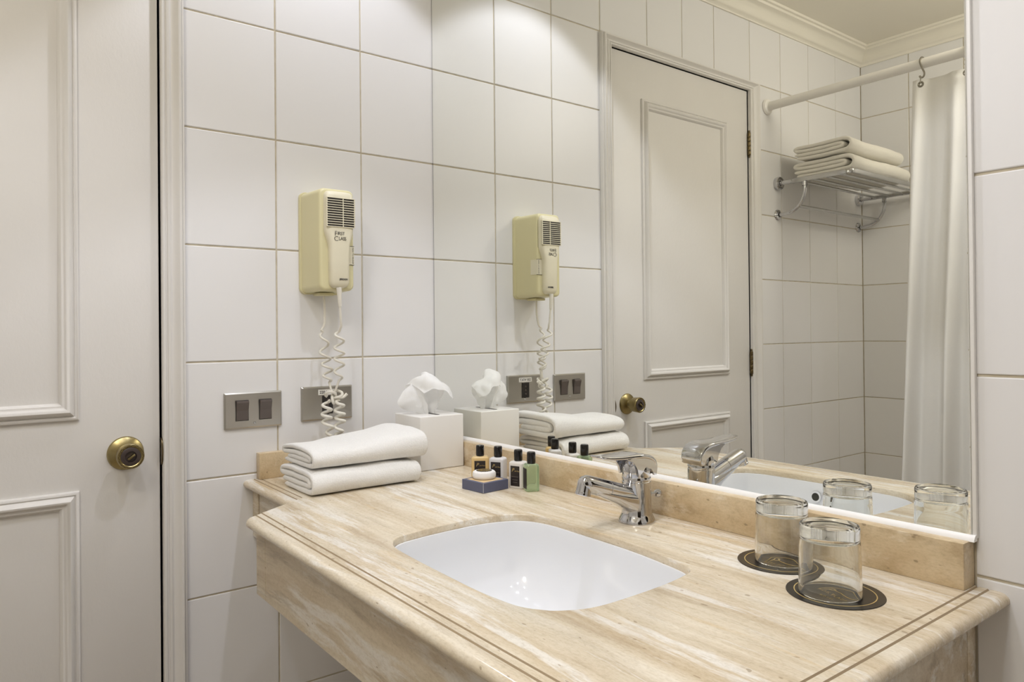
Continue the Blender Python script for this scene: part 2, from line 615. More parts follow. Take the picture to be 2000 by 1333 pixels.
# front wall (bath end) and right wall, behind the photographer
bm = bm_new()
tiles(bm, [0.0, 0.2075, 0.4219, 0.6365, 0.851, 1.066, 1.281, 1.496, 1.711, 1.926, 2.141, 2.34], HY,
      lambda u, v, d: Vector((u, BATH_Y-TD+d, v)))
box(bm, -TD, 2.46, BATH_Y-0.12, BATH_Y-TD, 0, CEIL, mi=1)
struct(finish('wall_front', bm, [M['tile'], M['grout']], smooth=None))
bm = bm_new()
G0, G1, GT = -1.42, -0.52, 2.05            # invented unseen doorway onto a passage kept dark for the chrome to reflect
tiles(bm, [BATH_Y, -2.04, -1.83, -1.62, -1.41, -1.2, -0.99, -0.78, -0.57, -0.36, -0.15, 0.009], HY,
      lambda u, v, d: Vector((2.34+TD-d, u, v)), holes=[(G0, G1, -1, GT)])
box(bm, 2.34+TD, 2.46, BATH_Y-0.12, G0, 0, CEIL, mi=1)
box(bm, 2.34+TD, 2.46, G1, 0.12, 0, CEIL, mi=1)
box(bm, 2.34+TD, 2.46, G0, G1, GT, CEIL, mi=1)
box(bm, 3.20, 3.25, -2.2, 0.2, 0, CEIL, mi=2)
box(bm, 2.46, 3.20, G1+0.35, G1+0.40, 0, CEIL, mi=2)
box(bm, 2.46, 3.20, G0-0.40, G0-0.35, 0, CEIL, mi=2)
box(bm, 2.46, 3.20, G0-0.40, G1+0.40, CEIL, CEIL+0.05, mi=2)
box(bm, 2.46, 3.20, G0-0.40, G1+0.40, -0.05, 0.0, mi=2)
struct(finish('wall_right', bm, [M['tile'], M['grout'], M['passage']], smooth=None))

bm = bm_new(); box(bm, -0.12, 2.46, BATH_Y-0.12, 0.12, -0.1, 0)
struct(finish('floor', bm, M['floor'], smooth=None))
bm = bm_new(); box(bm, -0.12, 2.46, BATH_Y-0.12, 0.12, CEIL, CEIL+0.1)
struct(finish('ceiling', bm, M['ceiling'], smooth=None))

# plaster cornice along the left wall and the bath wall
prof = [(0.0, 0.072), (0.006, 0.072), (0.008, 0.064), (0.014, 0.060), (0.020, 0.050), (0.024, 0.040), (0.034, 0.028),
        (0.042, 0.022), (0.052, 0.018), (0.054, 0.010), (0.062, 0.008), (0.064, 0.0)]
bm = bm_new()
rows = []
for out, dn in prof:
    z = CEIL-dn
    rows.append([bm.verts.new(Vector(p)) for p in ((out, 0.0, z), (out, BATH_Y+out, z), (2.34-out, BATH_Y+out, z), (2.34-out, 0.0, z))])
for a, b in zip(rows, rows[1:]):
    for k in range(3):
        face(bm, (a[k], a[k+1], b[k+1], b[k]))
struct(finish('trim_2', bm, M['ceiling'], smooth=50))

# ------------------------------------------------------------------ door and casing
bm = bm_new()
box(bm, -0.045, -0.004, D0+0.003, D1-0.0035, 0.006, DT-0.003, bevel=0.0015)
door = struct(finish('door_1', bm, M['paint'], loc=(0, (D0+D1)/2, 0)))
mould = [(0.0, 0.0), (0.0, 0.006), (0.003, 0.0085), (0.006, 0.0085), (0.008, 0.006), (0.010, 0.010), (0.013, 0.015),
         (0.0165, 0.017), (0.020, 0.0155), (0.023, 0.011), (0.026, 0.009), (0.029, 0.009), (0.032, 0.006), (0.034, 0.0)]
for z0, z1 in ((0.978, 1.905), (0.20, 0.8400)):
    bm = bm_new()
    rect_frame(bm, -0.0042, -1.262, -0.8055, z0, z1, mould)
    finish('panel_moulding', bm, M['paint'], door, smooth=40)

KY, KZ = -0.7245, 0.9045
bm = bm_new()
lathe(bm, [(0.0335, 0.0), (0.0338, 0.002), (0.0320, 0.0055), (0.0255, 0.0095), (0.0185, 0.012), (0.0135, 0.0135), (0.0125, 0.016),
           (0.0118, 0.021), (0.0130, 0.025), (0.0185, 0.028), (0.0222, 0.031), (0.0232, 0.036), (0.0240, 0.050), (0.0246, 0.054),
           (0.0242, 0.0572), (0.0225, 0.0592), (0.0200, 0.0592), (0.0188, 0.0580), (0.0175, 0.0575)], (-0.004, KY, KZ), (1, 0, 0), 64)
knob = finish('door_knob', bm, M['brass'], door, smooth=30)
knob['label'] = 'antique brass door knob with dark ring and thumb turn'
bm = bm_new()
lathe(bm, [(0.0185, 0.0575), (0.0165, 0.0588), (0.0105, 0.0588), (0.0098, 0.0545), (0.0, 0.0545)], (-0.004, KY, KZ), (1, 0, 0), 48)
finish('knob_ring', bm, M['dark_ring'], knob)
bm = bm_new()
R = Matrix.Translation((0.0555+0.0, KY, KZ)) @ Matrix.Rotation(math.radians(38), 4, 'X')
box(bm, -0.004, 0.0060, -0.0074, 0.0074, -0.0021, 0.0021, bevel=0.0012, mat=R)
finish('thumb_turn', bm, M['brass'], knob)
bm = bm_new()
for k in range(18):                                   # key pattern pressed into the rim
    a0 = 2*PI*k/18
    for (da, rr, w, h) in ((0.0, 0.0222, 0.0052, 0.0011), (0.16, 0.0208, 0.0011, 0.0024)):
        a = a0+da
        T = Matrix.Translation((0.0552, KY+rr*math.cos(a), KZ+rr*math.sin(a))) @ Matrix.Rotation(a-PI/2, 4, 'X')
        box(bm, -0.0003, 0.0006, -w/2, w/2, -h/2, h/2, mat=T)
finish('key_pattern', bm, M['dark_brass'], knob, smooth=None)
for hz_ in (1.842, 1.015):
    bm = bm_new()
    for k in range(5):
        z0 = hz_-0.043+k*0.0172
        lathe(bm, [(0.0, 0), (0.0058, 0.0006), (0.0062, 0.0015), (0.0062, 0.0155), (0.0058, 0.0164), (0.0, 0.017)], (0.0025, D0+0.0012, z0), (0, 0, 1), 20)
    lathe(bm, [(0.0, 0.0), (0.0025, 0.001), (0.0035, 0.005), (0.004, 0.009), (0.0, 0.0095)], (0.0025, D0+0.0012, hz_-0.0528), (0, 0, 1), 16)
    lathe(bm, [(0.0, 0.0), (0.004, 0.0005), (0.0035, 0.004), (0.0025, 0.008), (0.0, 0.009)], (0.0025, D0+0.0012, hz_+0.0432), (0, 0, 1), 16)
    finish('hinge', bm, M['dark_brass'], door)

# casing: three mitred lengths round the opening
cprof = [(0.0, -0.03), (0.0, 0.0105), (0.002, 0.0125), (0.0055, 0.0125), (0.0072, 0.0095), (0.0095, 0.0095), (0.0110, 0.0125), (0.0150, 0.0130),
         (0.0170, 0.0105), (0.0195, 0.0095), (0.0245, 0.0115), (0.0285, 0.0160), (0.0325, 0.0200), (0.0365, 0.0205), (0.0385, 0.0180), (0.0390, 0.0140),
         (0.0405, 0.0145), (0.0440, 0.0125), (0.0445, -0.002)]
bm = bm_new()
rows = []
W_SIDE = (C1-D1)/0.0445; W_HINGE = (D0-C0)/0.0445; W_TOP = (CT-DT)/0.0445
for u, v in cprof:
    rows.append([bm.verts.new(Vector(p)) for p in ((v, D1+u*W_SIDE, 0.0), (v, D1+u*W_SIDE, DT+u*W_TOP), (v, D0-u*W_HINGE, DT+u*W_TOP), (v, D0-u*W_HINGE, 0.0))])
for a, b in zip(rows, rows[1:]):
    for k in range(3):
        face(bm, (a[k], a[k+1], b[k+1], b[k]))
casing = struct(finish('trim_1', bm, M['paint'], smooth=32))
bm = bm_new()                                          # door stop closing the gap behind the door, coloured dark as its shade
box(bm, -0.075, -0.047, D1-0.012, D1+0.004, 0.0, DT+0.004); box(bm, -0.075, -0.047, D0-0.004, D0+0.012, 0.0, DT+0.004)
box(bm, -0.075, -0.047, D0, D1, DT-0.012, DT+0.004)
finish('door_stop', bm, M['gap'], casing, smooth=None)
bm = bm_new()                                          # curved lip of the strike plate
ring0, ring1 = [], []
for k in range(17):
    a = -PI/2+PI*k/16
    x, z = -0.003+0.0160*math.cos(a), 0.9015+0.0285*math.sin(a)
    ring0.append((x, D1-0.0026, z)); ring1.append((x, D1-0.0006, z))
loft(bm, [ring0, ring1])
finish('strike_plate', bm, M['dark_brass'], casing)

# ------------------------------------------------------------------ mirror
MX1, MZ0, MZ1 = 1.2655, 0.884, 2.335
bm = bm_new()
box(bm, 0.0022, MX1, 0.0, 0.0065, MZ0, MZ1, bevel=0.0006, seg=1)
mir = finish('wall_mirror', bm, M['mirror'], smooth=None, loc=(0.63, 0.0, MZ0))
tag(mir, 'large frameless wall mirror above the travertine vanity', 'mirror')
bm = bm_new()
box(bm, 0.0004, 0.0024, 0.0008, 0.007, MZ0, MZ1)
finish('mirror_edge', bm, M['mirror_edge'], mir, smooth=None)
bm = bm_new()
pts0 = [(-0.0058, 0.8770), (-0.0052, 0.8795), (-0.0030, 0.8825), (-0.0006, 0.8846), (0.004, 0.8846), (0.004, 0.8770)]
loft(bm, [[(x, y + (noise.noise((x*40, 0, 0))*0.0008 if y < -0.003 else 0), z) for y, z in pts0] for x in [0.022+i*(MX1+0.005-0.022)/60 for i in range(61)]])
finish('sealant_bead', bm, M['sealant'], mir)
bm = bm_new()
box(bm, MX1-0.0002, MX1+0.0055, 0.002, 0.0095, MZ0-0.004, MZ1, bevel=0.0015)
finish('edge_sealant', bm, M['sealant'], mir)

# ------------------------------------------------------------------ vanity top
ZC = 0.820
FY, LY, RX = -0.596, -0.493, 1.3035        # outer edges: front, ledge front, right
def diag(y):                                # straight cut at the left of the deep part
    return 0.345-0.68*(y+0.596)
van = thing('vanity_unit', 'wall hung travertine vanity with grooved rounded edge', 'vanity', (0.65, 0.0, 0.66))

sink_px = [(0.6300, -0.4640), (0.6168, -0.4529), (0.6079, -0.4349), (0.6012, -0.3981), (0.5968, -0.3481), (0.5960, -0.2793), (0.6076, -0.2327), (0.6252, -0.2062),
           (0.6488, -0.192), (0.684, -0.1845), (0.744, -0.1835), (0.8192, -0.1835), (0.8902, -0.1875), (0.9617, -0.1985), (0.9893, -0.2053), (1.0038, -0.2147),
           (1.0123, -0.2304), (1.0205, -0.2828), (1.0229, -0.3625), (1.0189, -0.4128), (1.0017, -0.4483), (0.9860, -0.4630), (0.9680, -0.4740), (0.9443, -0.4800),
           (0.8908, -0.4845), (0.8077, -0.4838), (0.7177, -0.4812), (0.6600, -0.4765)]
sink = [(p.x, p.y) for p in catmull([(x, y, 0) for x, y in sink_px], 4, True)]

eprof = [(0.0365, 0.0), (0.0350, -0.0020), (0.0335, -0.0003), (0.0238, -0.0003), (0.0222, -0.0022), (0.0206, -0.0006)]
rb = 0.0090
for k in range(0, 13):
    a = math.radians(90-180*k/12)
    eprof.append((rb+0.002-(rb+0.002)*math.cos(a), -0.0006-rb+rb*math.sin(a)))
eprof.append((0.05, -0.0006-2*rb))
GRO = (0, 1, 3, 4)
bm = bm_new()
d_in = eprof[0][0]
outer = [(0.0, 0.009), (0.0, LY+d_in), (diag(LY+d_in), LY+d_in), (diag(FY+d_in), FY+d_in), (RX-d_in, FY+d_in), (RX-d_in, 0.009)]
ov = [bm.verts.new(Vector((x, y, ZC))) for x, y in outer]
hv = [bm.verts.new(Vector((x, y, ZC))) for x, y in sink]
es = [bm.edges.new((ov[i], ov[(i+1) % len(ov)])) for i in range(len(ov))]
es += [bm.edges.new((hv[i], hv[(i+1) % len(hv)])) for i in range(len(hv))]
bmesh.ops.triangle_fill(bm, edges=es, use_beauty=True, use_dissolve=False)
# rounded lip of the cut-out, then its vertical wall
n = len(hv)
prev = hv
for (inset, dz) in ((0.0012, -0.0004), (0.0022, -0.0016), (0.0024, -0.0125), (0.0024, -0.0185)):
    ring = []
    for i in range(n):
        a, b = Vector((*sink[i-1], 0)), Vector((*sink[(i+1) % n], 0))
        t = (b-a).normalized(); nn = Vector((-t.y, t.x, 0))
        c = Vector((*sink[i], 0)); ctr = Vector((0.81, -0.33, 0))
        if nn.dot(ctr-c) < 0: nn = -nn
        p = c+nn*inset
        ring.append(bm.verts.new(Vector((p.x, p.y, ZC+dz))))
    for i in range(n):
        face(bm, (prev[i], prev[(i+1) % n], ring[(i+1) % n], ring[i]))
    prev = ring
# edge profile along the ledge, then along the front and the right side
led, frn = [], []
for d, h in eprof:
    z = ZC+h
    led.append([bm.verts.new(Vector((0.0, LY+d, z))), bm.verts.new(Vector((diag(LY+d), LY+d, z)))])
    frn.append([bm.verts.new(Vector((diag(FY+d), FY+d, z))), bm.verts.new(Vector((RX-d, FY+d, z))),
                bm.verts.new(Vector((RX-d, 0.009, z)))])
for i in range(len(eprof)-1):
    mi = 1 if i in GRO else 0
    face(bm, (led[i][0], led[i][1], led[i+1][1], led[i+1][0]), mi)
    for k in range(2):
        face(bm, (frn[i][k], frn[i][k+1], frn[i+1][k+1], frn[i+1][k]), mi)
# plain cut face on the diagonal
cut = [(LY+d_in, 0.0)]+[(FY+d, h) for d, h in eprof]+[(LY+d_in, eprof[-1][1])]
vsx = [bm.verts.new(Vector((diag(y), y, ZC+h))) for y, h in cut]
bmesh.ops.triangle_fill(bm, edges=[bm.edges.new((vsx[i], vsx[(i+1) % len(vsx)])) for i in range(len(vsx))], use_beauty=True)
finish('vanity_top', bm, [M['top_stone'], M['groove']], van, smooth=40)

AB = 0.672                                  # bottom of the aprons
AT = ZC-0.0187
bm = bm_new(); box(bm, 0.307, 0.3530, -0.566, -0.545, AB, AT, bevel=0.0008, seg=1)
finish('corner_panel', bm, M['apron_stone'], van)
bm = bm_new(); box(bm, 0.3536, 1.2655, -0.566, -0.545, AB, AT, bevel=0.0008, seg=1)
finish('front_panel', bm, M['apron_stone'], van)
bm = bm_new(); box(bm, 1.2460, 1.2655, -0.5448, -0.0165, AB, AT, bevel=0.0008, seg=1)
finish('side_panel', bm, M['apron_stone'], van)
bm = bm_new(); box(bm, 1.2480, 1.2665, -0.0160, 0.0090, AB, AT, bevel=0.003, seg=2)
finish('edge_strip', bm, M['top_stone'], van)
bm = bm_new(); box(bm, 0.036, 0.307, -0.4700, -0.4520, AB+0.02, AT, bevel=0.0008, seg=1)
finish('ledge_panel', bm, M['apron_stone'], van)
bm = bm_new(); box(bm, 0.0, 0.034, -0.4730, -0.4520, AB+0.02, AT, bevel=0.002, seg=1)
finish('ledge_strip', bm, M['top_stone'], van)
bm = bm_new(); box(bm, 0.307, 0.326, -0.545, -0.47, AB, AT, bevel=0.0008, seg=1)
finish('return_panel', bm, M['apron_stone'], van)
bm = bm_new(); box(bm, 0.0222, 1.2655, -0.0235, 0.0088, ZC, 0.8775, bevel=0.0012, seg=2)
finish('backsplash', bm, M['splash_stone'], van)
bm = bm_new(); box(bm, 0.0, 0.0220, -0.4640, 0.0088, ZC, 0.8775, bevel=0.0012, seg=2)
finish('side_splash', bm, M['splash_stone'], van)

# ------------------------------------------------------------------ basin
bas = thing('sink_basin', 'white ceramic undermount basin set into the travertine vanity', 'sink', (0.81, -0.33, 0.665))
bm = bm_new()
cx0, cy0 = 0.812, -0.332
def ringat(s, z, grow=0.0):
    out = []
    for x, y in sink:
        v = Vector((x-cx0, y-cy0, 0)); L = v.length
        v = v*s+v.normalized()*grow
        out.append((cx0+v.x, cy0+v.y, z))
    return out
basin = [(1.0, -0.0115, -0.0030), (1.0, -0.0118, -0.0056), (1.0, -0.0150, -0.0065), (0.985, -0.034, -0.004), (0.962, -0.064, 0), (0.925, -0.092, 0), (0.86, -0.116, 0), (0.76, -0.133, 0),
         (0.62, -0.143, 0), (0.42, -0.149, 0), (0.20, -0.152, 0), (0.075, -0.153, 0)]
rings = [ringat(s, ZC+z, g) for s, z, g in basin]
outr = [ringat(s+0.02, ZC+z-0.012, 0.004) for s, z, g in basin[::-1]]
vr = loft(bm, rings, cap0=False, cap1=True)
bas_o = finish('bowl', bm, M['ceramic'], bas, smooth=60)
bm = bm_new()
lathe(bm, [(0.0, 0.0035), (0.016, 0.0035), (0.020, 0.002), (0.0235, 0.0008), (0.024, -0.001)], (cx0, cy0, ZC-0.153), (0, 0, 1), 40)
finish('drain', bm, M['chrome'], bas)
bm = bm_new()
lathe(bm, [(0.0, 0.0016), (0.0085, 0.0016), (0.0100, 0.0022), (0.0118, 0.0018), (0.0122, 0.0)], (0.787, -0.4735, 0.7790), (0, 1, 0.12), 32, mis=[0, 1, 1, 1])
finish('overflow_hole', bm, [M['shadow_hole'], M['ceramic']], bas)

# ------------------------------------------------------------------ faucet
FX, FYY = 0.787, -0.086
fa = thing('basin_faucet', 'chrome single lever mixer tap behind the basin', 'faucet', (FX, FYY, ZC))
bm = bm_new()
lathe(bm, [(0.0, 0.0), (0.0310, 0.0), (0.0312, 0.002), (0.0298, 0.006), (0.0268, 0.0115), (0.0258, 0.0135), (0.0252, 0.016), (0.0246, 0.040), (0.0244, 0.0680), (0.0236, 0.0690),
           (0.0236, 0.0712), (0.0244, 0.0722), (0.0244, 0.0752), (0.0238, 0.0765), (0.0, 0.0765)], (FX, FYY, ZC), n=64)
finish('tap_body', bm, M['chrome'], fa, smooth=28)
bm = bm_new()                                           # rounded cartridge cover under the lever
lathe(bm, [(0.0236, 0.0765), (0.0242, 0.082), (0.0240, 0.090), (0.0222, 0.099), (0.0175, 0.106), (0.009, 0.1105), (0.0, 0.1115)], (FX, FYY, ZC), n=48)
finish('cartridge_cover', bm, M['chrome'], fa, smooth=60)
bm = bm_new()                                           # lever: a bent plate, wide at the back, thin at the tip
path = catmull([(0, 0.0265, 0.0785), (0, 0.0292, 0.0900), (0, 0.0262, 0.1010), (0, 0.0160, 0.1105), (0, -0.0020, 0.1160), (0, -0.0260, 0.1168),
                (0, -0.0520, 0.1168), (0, -0.0760, 0.1182), (0, -0.0960, 0.1212)], 5)
rings = []
for i, p in enumerate(path):
    t = i/(len(path)-1)
    d = (path[min(i+1, len(path)-1)]-path[max(i-1, 0)]).normalized()
    nn = Vector((0, d.z, -d.y))
    if nn.z > 0 and t > 0.4: nn = -nn
    if t <= 0.4:
        c = Vector((0, 0.0, 0.088))
        if nn.dot(c-p) < 0: nn = -nn
    w = 0.0215+0.003*math.sin(min(1, t/0.5)*PI/2) if t < 0.55 else 0.0245-0.0085*((t-0.55)/0.45)**1.1
    if t > 0.93: w *= math.sqrt(max(0.05, 1-((t-0.93)/0.078)**2))
    th = 0.0075 if t < 0.5 else 0.0075-0.0035*((t-0.5)/0.5)
    if t > 0.95: th *= 0.75
    sec = rrect(2*w, th, th*0.42, 3)
    rings.append([Vector((FX, FYY, ZC))+p+Vector((a, 0, 0))+nn*(th/2+b) for a, b in sec])
loft(bm, rings)
# cheeks joining the plate to the cover on both sides
for s in (-1, 1):
    prof_ = [(0.0255, 0.0790), (0.0275, 0.0905), (0.0245, 0.1010), (0.0150, 0.1095), (-0.0020, 0.1145), (-0.0300, 0.1130), (-0.0420, 0.1110), (-0.0300, 0.1040), (-0.0215, 0.0920), (-0.0185, 0.0800),
             (-0.010, 0.0860), (0.000, 0.0930), (0.0120, 0.0900), (0.0200, 0.0790)]
    a_ = [(FX+s*0.0185, FYY+y, ZC+z) for y, z in prof_]
    b_ = [(FX+s*0.0232, FYY+y*0.98, ZC+z) for y, z in prof_]
    va = [bm.verts.new(Vector(p)) for p in a_]; vb = [bm.verts.new(Vector(p)) for p in b_]
    k_ = len(va)
    for i in range(k_):
        face(bm, (va[i], va[(i+1) % k_], vb[(i+1) % k_], vb[i]))
    for vv in (va, vb):
        f_ = bm.faces.new(vv); bmesh.ops.triangulate(bm, faces=[f_])
finish('lever_handle', bm, M['chrome'], fa, smooth=35)
bm = bm_new()                                           # spout tube with a seam, rounded nose
sp0, sp1 = Vector((FX, FYY-0.006, ZC+0.0440)), Vector((FX, FYY-0.1215, ZC+0.0800))
ax = (sp1-sp0).normalized(); L = (sp1-sp0).length
lathe(bm, [(0.0145, 0.0), (0.0145, L*0.55), (0.0138, L*0.553), (0.0138, L*0.560), (0.0145, L*0.563), (0.0145, L*0.93), (0.0138, L*0.97), (0.0115, L*1.02), (0.0070, L*1.055), (0.0, L*1.065)], sp0, ax, 40)
spout = finish('spout', bm, M['chrome'], fa, smooth=28)
bm = bm_new()                                           # cast wedge below the spout
ring_a = [Vector((FX+a, FYY-0.012, ZC+0.033+b)) for a, b in rrect(0.040, 0.040, 0.014, 4)]
ring_b = [sp0.lerp(sp1, 0.42)+Vector((a, 0, b-0.010)) for a, b in rrect(0.030, 0.020, 0.008, 4)]
ring_c = [sp0.lerp(sp1, 0.80)+Vector((a, 0, b-0.0085)) for a, b in rrect(0.022, 0.010, 0.004, 4)]
loft(bm, [ring_a, ring_b, ring_c])
finish('spout_base', bm, M['chrome'], fa, smooth=50)
bm = bm_new()
dn = Vector((0, -0.30, -1)).normalized()
lathe(bm, [(0.0118, 0.0), (0.0120, 0.014), (0.0125, 0.0145), (0.0125, 0.0180), (0.0112, 0.0190), (0.0090, 0.0190), (0.0085, 0.0170), (0.0, 0.0170)], sp1+Vector((0, 0.003, -0.001)), dn, 32)
finish('aerator', bm, M['chrome'], spout, smooth=28)
bm = bm_new()
lathe(bm, [(0.0032, 0.0), (0.0032, 0.016), (0.0055, 0.0175), (0.0070, 0.021), (0.0068, 0.025), (0.0045, 0.0285), (0.0, 0.0292)], (FX+0.004, FYY+0.020, ZC+0.0430), (0.30, 1.0, 0.0), 24)
finish('drain_pull', bm, M['chrome'], fa, smooth=30)

# ------------------------------------------------------------------ hair dryer on the left wall
DYC, DZB = -0.3120, 1.2345
hd = thing('hair_dryer', 'cream wall mounted hair dryer in its holster beside the mirror', 'hair dryer', (0, DYC, DZB))
def yz(x, y0, y1, z0, z1, r, n=6):
    return [(x, y, z) for y, z in rrect(y1-y0, z1-z0, r, n, (y0+y1)/2, (z0+z1)/2)]
bm = bm_new()
loft(bm, [yz(0.0, -0.3635, -0.2620, 1.2325, 1.4690, 0.014), yz(0.008, -0.3635, -0.2620, 1.2325, 1.4690, 0.014), yz(0.0098, -0.3625, -0.2630, 1.2335, 1.4680, 0.013)], cap1=True)
finish('back_plate', bm, M['cream'], hd, smooth=40)
bm = bm_new()
rings = [yz(0.0096, -0.3610, -0.2645, 1.2350, 1.4665, 0.013), yz(0.0125, -0.3605, -0.2650, 1.2355, 1.4660, 0.013)]
for t in (0.2, 0.5, 0.8, 1.0):
    x = 0.0125+t*(0.092-0.0125)
    rings.append(yz(x, -0.3605+0.0065*t, -0.2650-0.0065*t, 1.2355+0.0020*t, 1.4660+0.0005*t, 0.013))
rings += [yz(0.0960, -0.3530, -0.2725, 1.2385, 1.4655, 0.012), yz(0.0985, -0.3505, -0.2750, 1.2410, 1.4630, 0.010), yz(0.0990, -0.3480, -0.2775, 1.2435, 1.4605, 0.009)]
loft(bm, rings)
finish('holster', bm, M['cream'], hd, smooth=40)
bm = bm_new()                                            # release catch on the side nearest the mirror
loft(bm, [[(0.072, -0.2765, 1.2975), (0.072, -0.2690, 1.2975), (0.072, -0.2690, 1.3385), (0.072, -0.2765, 1.3385)],
          [(0.1002, -0.2900, 1.2975), (0.1002, -0.2722, 1.2975), (0.1002, -0.2722, 1.3385), (0.1002, -0.2900, 1.3385)]])
rel = finish('release_catch', bm, M['ivory'], hd, smooth=None)
bm = text_bm('PRESS TO RELEASE', 0.0046, (0.1003, -0.2766, 1.3180), (0, 0, -1), (0, 1, 0))
finish('release_lettering', bm, M['ink'], rel, smooth=None)
for z0, z1 in ((1.2964, 1.2972), (1.3388, 1.3396)):
    bm = bm_new(); box(bm, 0.0710, 0.1004, -0.2905, -0.2718, z0, z1)
    finish('catch_gap', bm, M['dark_ring'], rel, smooth=None)

# handset: wide head at the top, narrower grip below
HC = -0.3105
def hand(z, w, x1, r=0.012, c=0.0):
    """half-round section facing +x at height z"""
    pts = []
    x0 = 0.094
    nseg = 18
    for k in range(nseg+1):
        a = PI*k/nseg
        y = HC+c-(w/2)*math.copysign(abs(math.cos(a))**0.42, math.cos(a))
        x = x0+(x1-x0)*(math.sin(a)**0.50)
        pts.append((x, y, z))
    return pts
secs = [(1.2430, 0.024, 0.101), (1.2455, 0.036, 0.1085), (1.2500, 0.0435, 0.1120), (1.2570, 0.0470, 0.1140), (1.300, 0.0480, 0.1150), (1.330, 0.0490, 0.1155), (1.342, 0.0510, 0.1155),
        (1.356, 0.0600, 0.1150), (1.366, 0.0665, 0.1145), (1.372, 0.0690, 0.1140), (1.380, 0.0692, 0.1140), (1.440, 0.0692, 0.1140), (1.448, 0.0685, 0.1140), (1.4540, 0.0650, 0.1125), (1.4585, 0.0570, 0.1080), (1.4605, 0.0460, 0.1010)]
bm = bm_new()
loft(bm, [hand(z, w, x) for z, w, x in secs])
hs = finish('handset', bm, M['ivory'], hd, smooth=50)
bm = bm_new()                                            # dark sheet painting the shadow line round the handset
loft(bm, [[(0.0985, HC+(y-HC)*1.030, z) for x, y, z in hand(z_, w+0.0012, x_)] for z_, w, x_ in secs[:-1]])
finish('recess_shade', bm, M['dark_ring'], hd, smooth=None)
bm = bm_new()                                            # vent: dark backing and ivory bars
box(bm, 0.1090, 0.1146, HC-0.0315, HC+0.0325, 1.3795, 1.4432)
finish('vent', bm, M['dark'], hs, smooth=None)
bm = bm_new()
for k in range(13):
    z = 1.3792+k*(1.4436-1.3792)/12
    box(bm, 0.112, 0.1158, HC-0.0330, HC+0.0340, z-0.00085, z+0.00085, bevel=0.0004, seg=1)
box(bm, 0.112, 0.1156, HC+0.0050, HC+0.0068, 1.379, 1.444)
box(bm, 0.112, 0.1152, HC-0.0335, HC-0.0312, 1.379, 1.444); box(bm, 0.112, 0.1152, HC+0.0322, HC+0.0345, 1.379, 1.444)
finish('vent_grille', bm, M['ivory'], hs)
bm = text_bm('IRST', 0.0105, (0.1157, HC-0.0085, 1.3610), (0, 1, 0), (0, 0, 1), spacing=0.84, align='LEFT', bold=-0.00012)
merge(bm, text_bm('F', 0.0150, (0.1157, HC-0.0120, 1.3590), (0, 1, 0), (0, 0, 1), bold=-0.00022))
merge(bm, text_bm('LASS', 0.0110, (0.1158, HC-0.0060, 1.3495), (0, 1, 0), (0, 0, 1), spacing=0.76, align='LEFT', bold=-0.00012))
merge(bm, text_bm('C', 0.0150, (0.1158, HC-0.0115, 1.3475), (0, 1, 0), (0, 0, 1), bold=-0.00022))
finish('logo_lettering', bm, M['ink'], hs, smooth=None)
bm = text_bm('JERDON', 0.0052, (0.1151, HC+0.0060, 1.2605), (0, 1, 0), (0, 0, 1), spacing=1.0, bold=0.00015)
finish('maker_lettering', bm, M['ink'], hs, smooth=None)
bm = bm_new()
box(bm, 0.0150, 0.0550, -0.336, -0.300, 1.2285, 1.2350, bevel=0.002)
finish('cord_outlet', bm, M['cream'], hd)

# cords
def helix(guide, radius, turns, n_per=14, phase=0.0):
    g = [Vector(p) for p in guide]
    out = []
    N = int(turns*n_per)
    for i in range(N+1):
        t = i/N
        f = t*(len(g)-1); k = min(int(f), len(g)-2); s = f-k
        c = g[k].lerp(g[k+1], s)
        a = 2*PI*turns*t+phase
        rr = radius*min(1.0, 0.25+t*turns*1.2, 0.25+(1-t)*turns*1.2)
        out.append(c+Vector((math.cos(a)*rr, math.sin(a)*rr, 0)))
    return out
bm = bm_new()
tube(bm, [(0.1075, -0.3130, 1.2440), (0.1080, -0.3125, 1.2360), (0.1075, -0.3110, 1.2080), (0.1070, -0.3105, 1.2020)], 0.004, 12, radii=[0.0062, 0.0056, 0.0042, 0.0040])
finish('strain_relief', bm, M['cord'], hd)
# (left strand) from the holster down to the knot
left = catmull([(0.036, -0.3186, 1.2330), (0.038, -0.3173, 1.1907), (0.042, -0.3210, 1.1600), (0.045, -0.3300, 1.1500)], 5)
lg = catmull([(0.046, -0.3262, 1.1460), (0.050, -0.3228, 1.0964), (0.055, -0.3192, 1.0613), (0.060, -0.3178, 1.0300)], 4)
left = left+helix(lg, 0.0108, 4.0, 18, PI*0.8)+[Vector((0.066, -0.3140, 1.0090))]
right = catmull([(0.107, -0.3105, 1.203), (0.1055, -0.3080, 1.170), (0.1035, -0.3065, 1.158)], 4)
rg = catmull([(0.100, -0.3110, 1.1480), (0.092, -0.3062, 1.1084), (0.084, -0.3030, 1.0733), (0.077, -0.3002, 1.0330)], 4)
right = right+helix(rg, 0.0108, 4.2, 18, 1.8)+[Vector((0.068, -0.3060, 1.0090))]
def knot(c, s):
    return [Vector(c)+Vector((s*0.75*math.sin(3*t)*0.6, s*(math.sin(t)+1.6*math.sin(2*t))*0.42, s*(math.cos(t)-1.6*math.cos(2*t))*0.34)) for t in [2*PI*k/60 for k in range(57)]]
bm = bm_new()
tube(bm, left, 0.0027, 8)
tube(bm, right, 0.0027, 8)
tube(bm, knot((0.070, -0.3105, 0.9985), 0.0185), 0.0033, 8)
tube(bm, catmull([(0.075, -0.302, 0.996), (0.078, -0.292, 0.995), (0.081, -0.283, 1.003)], 4), 0.0033, 8)
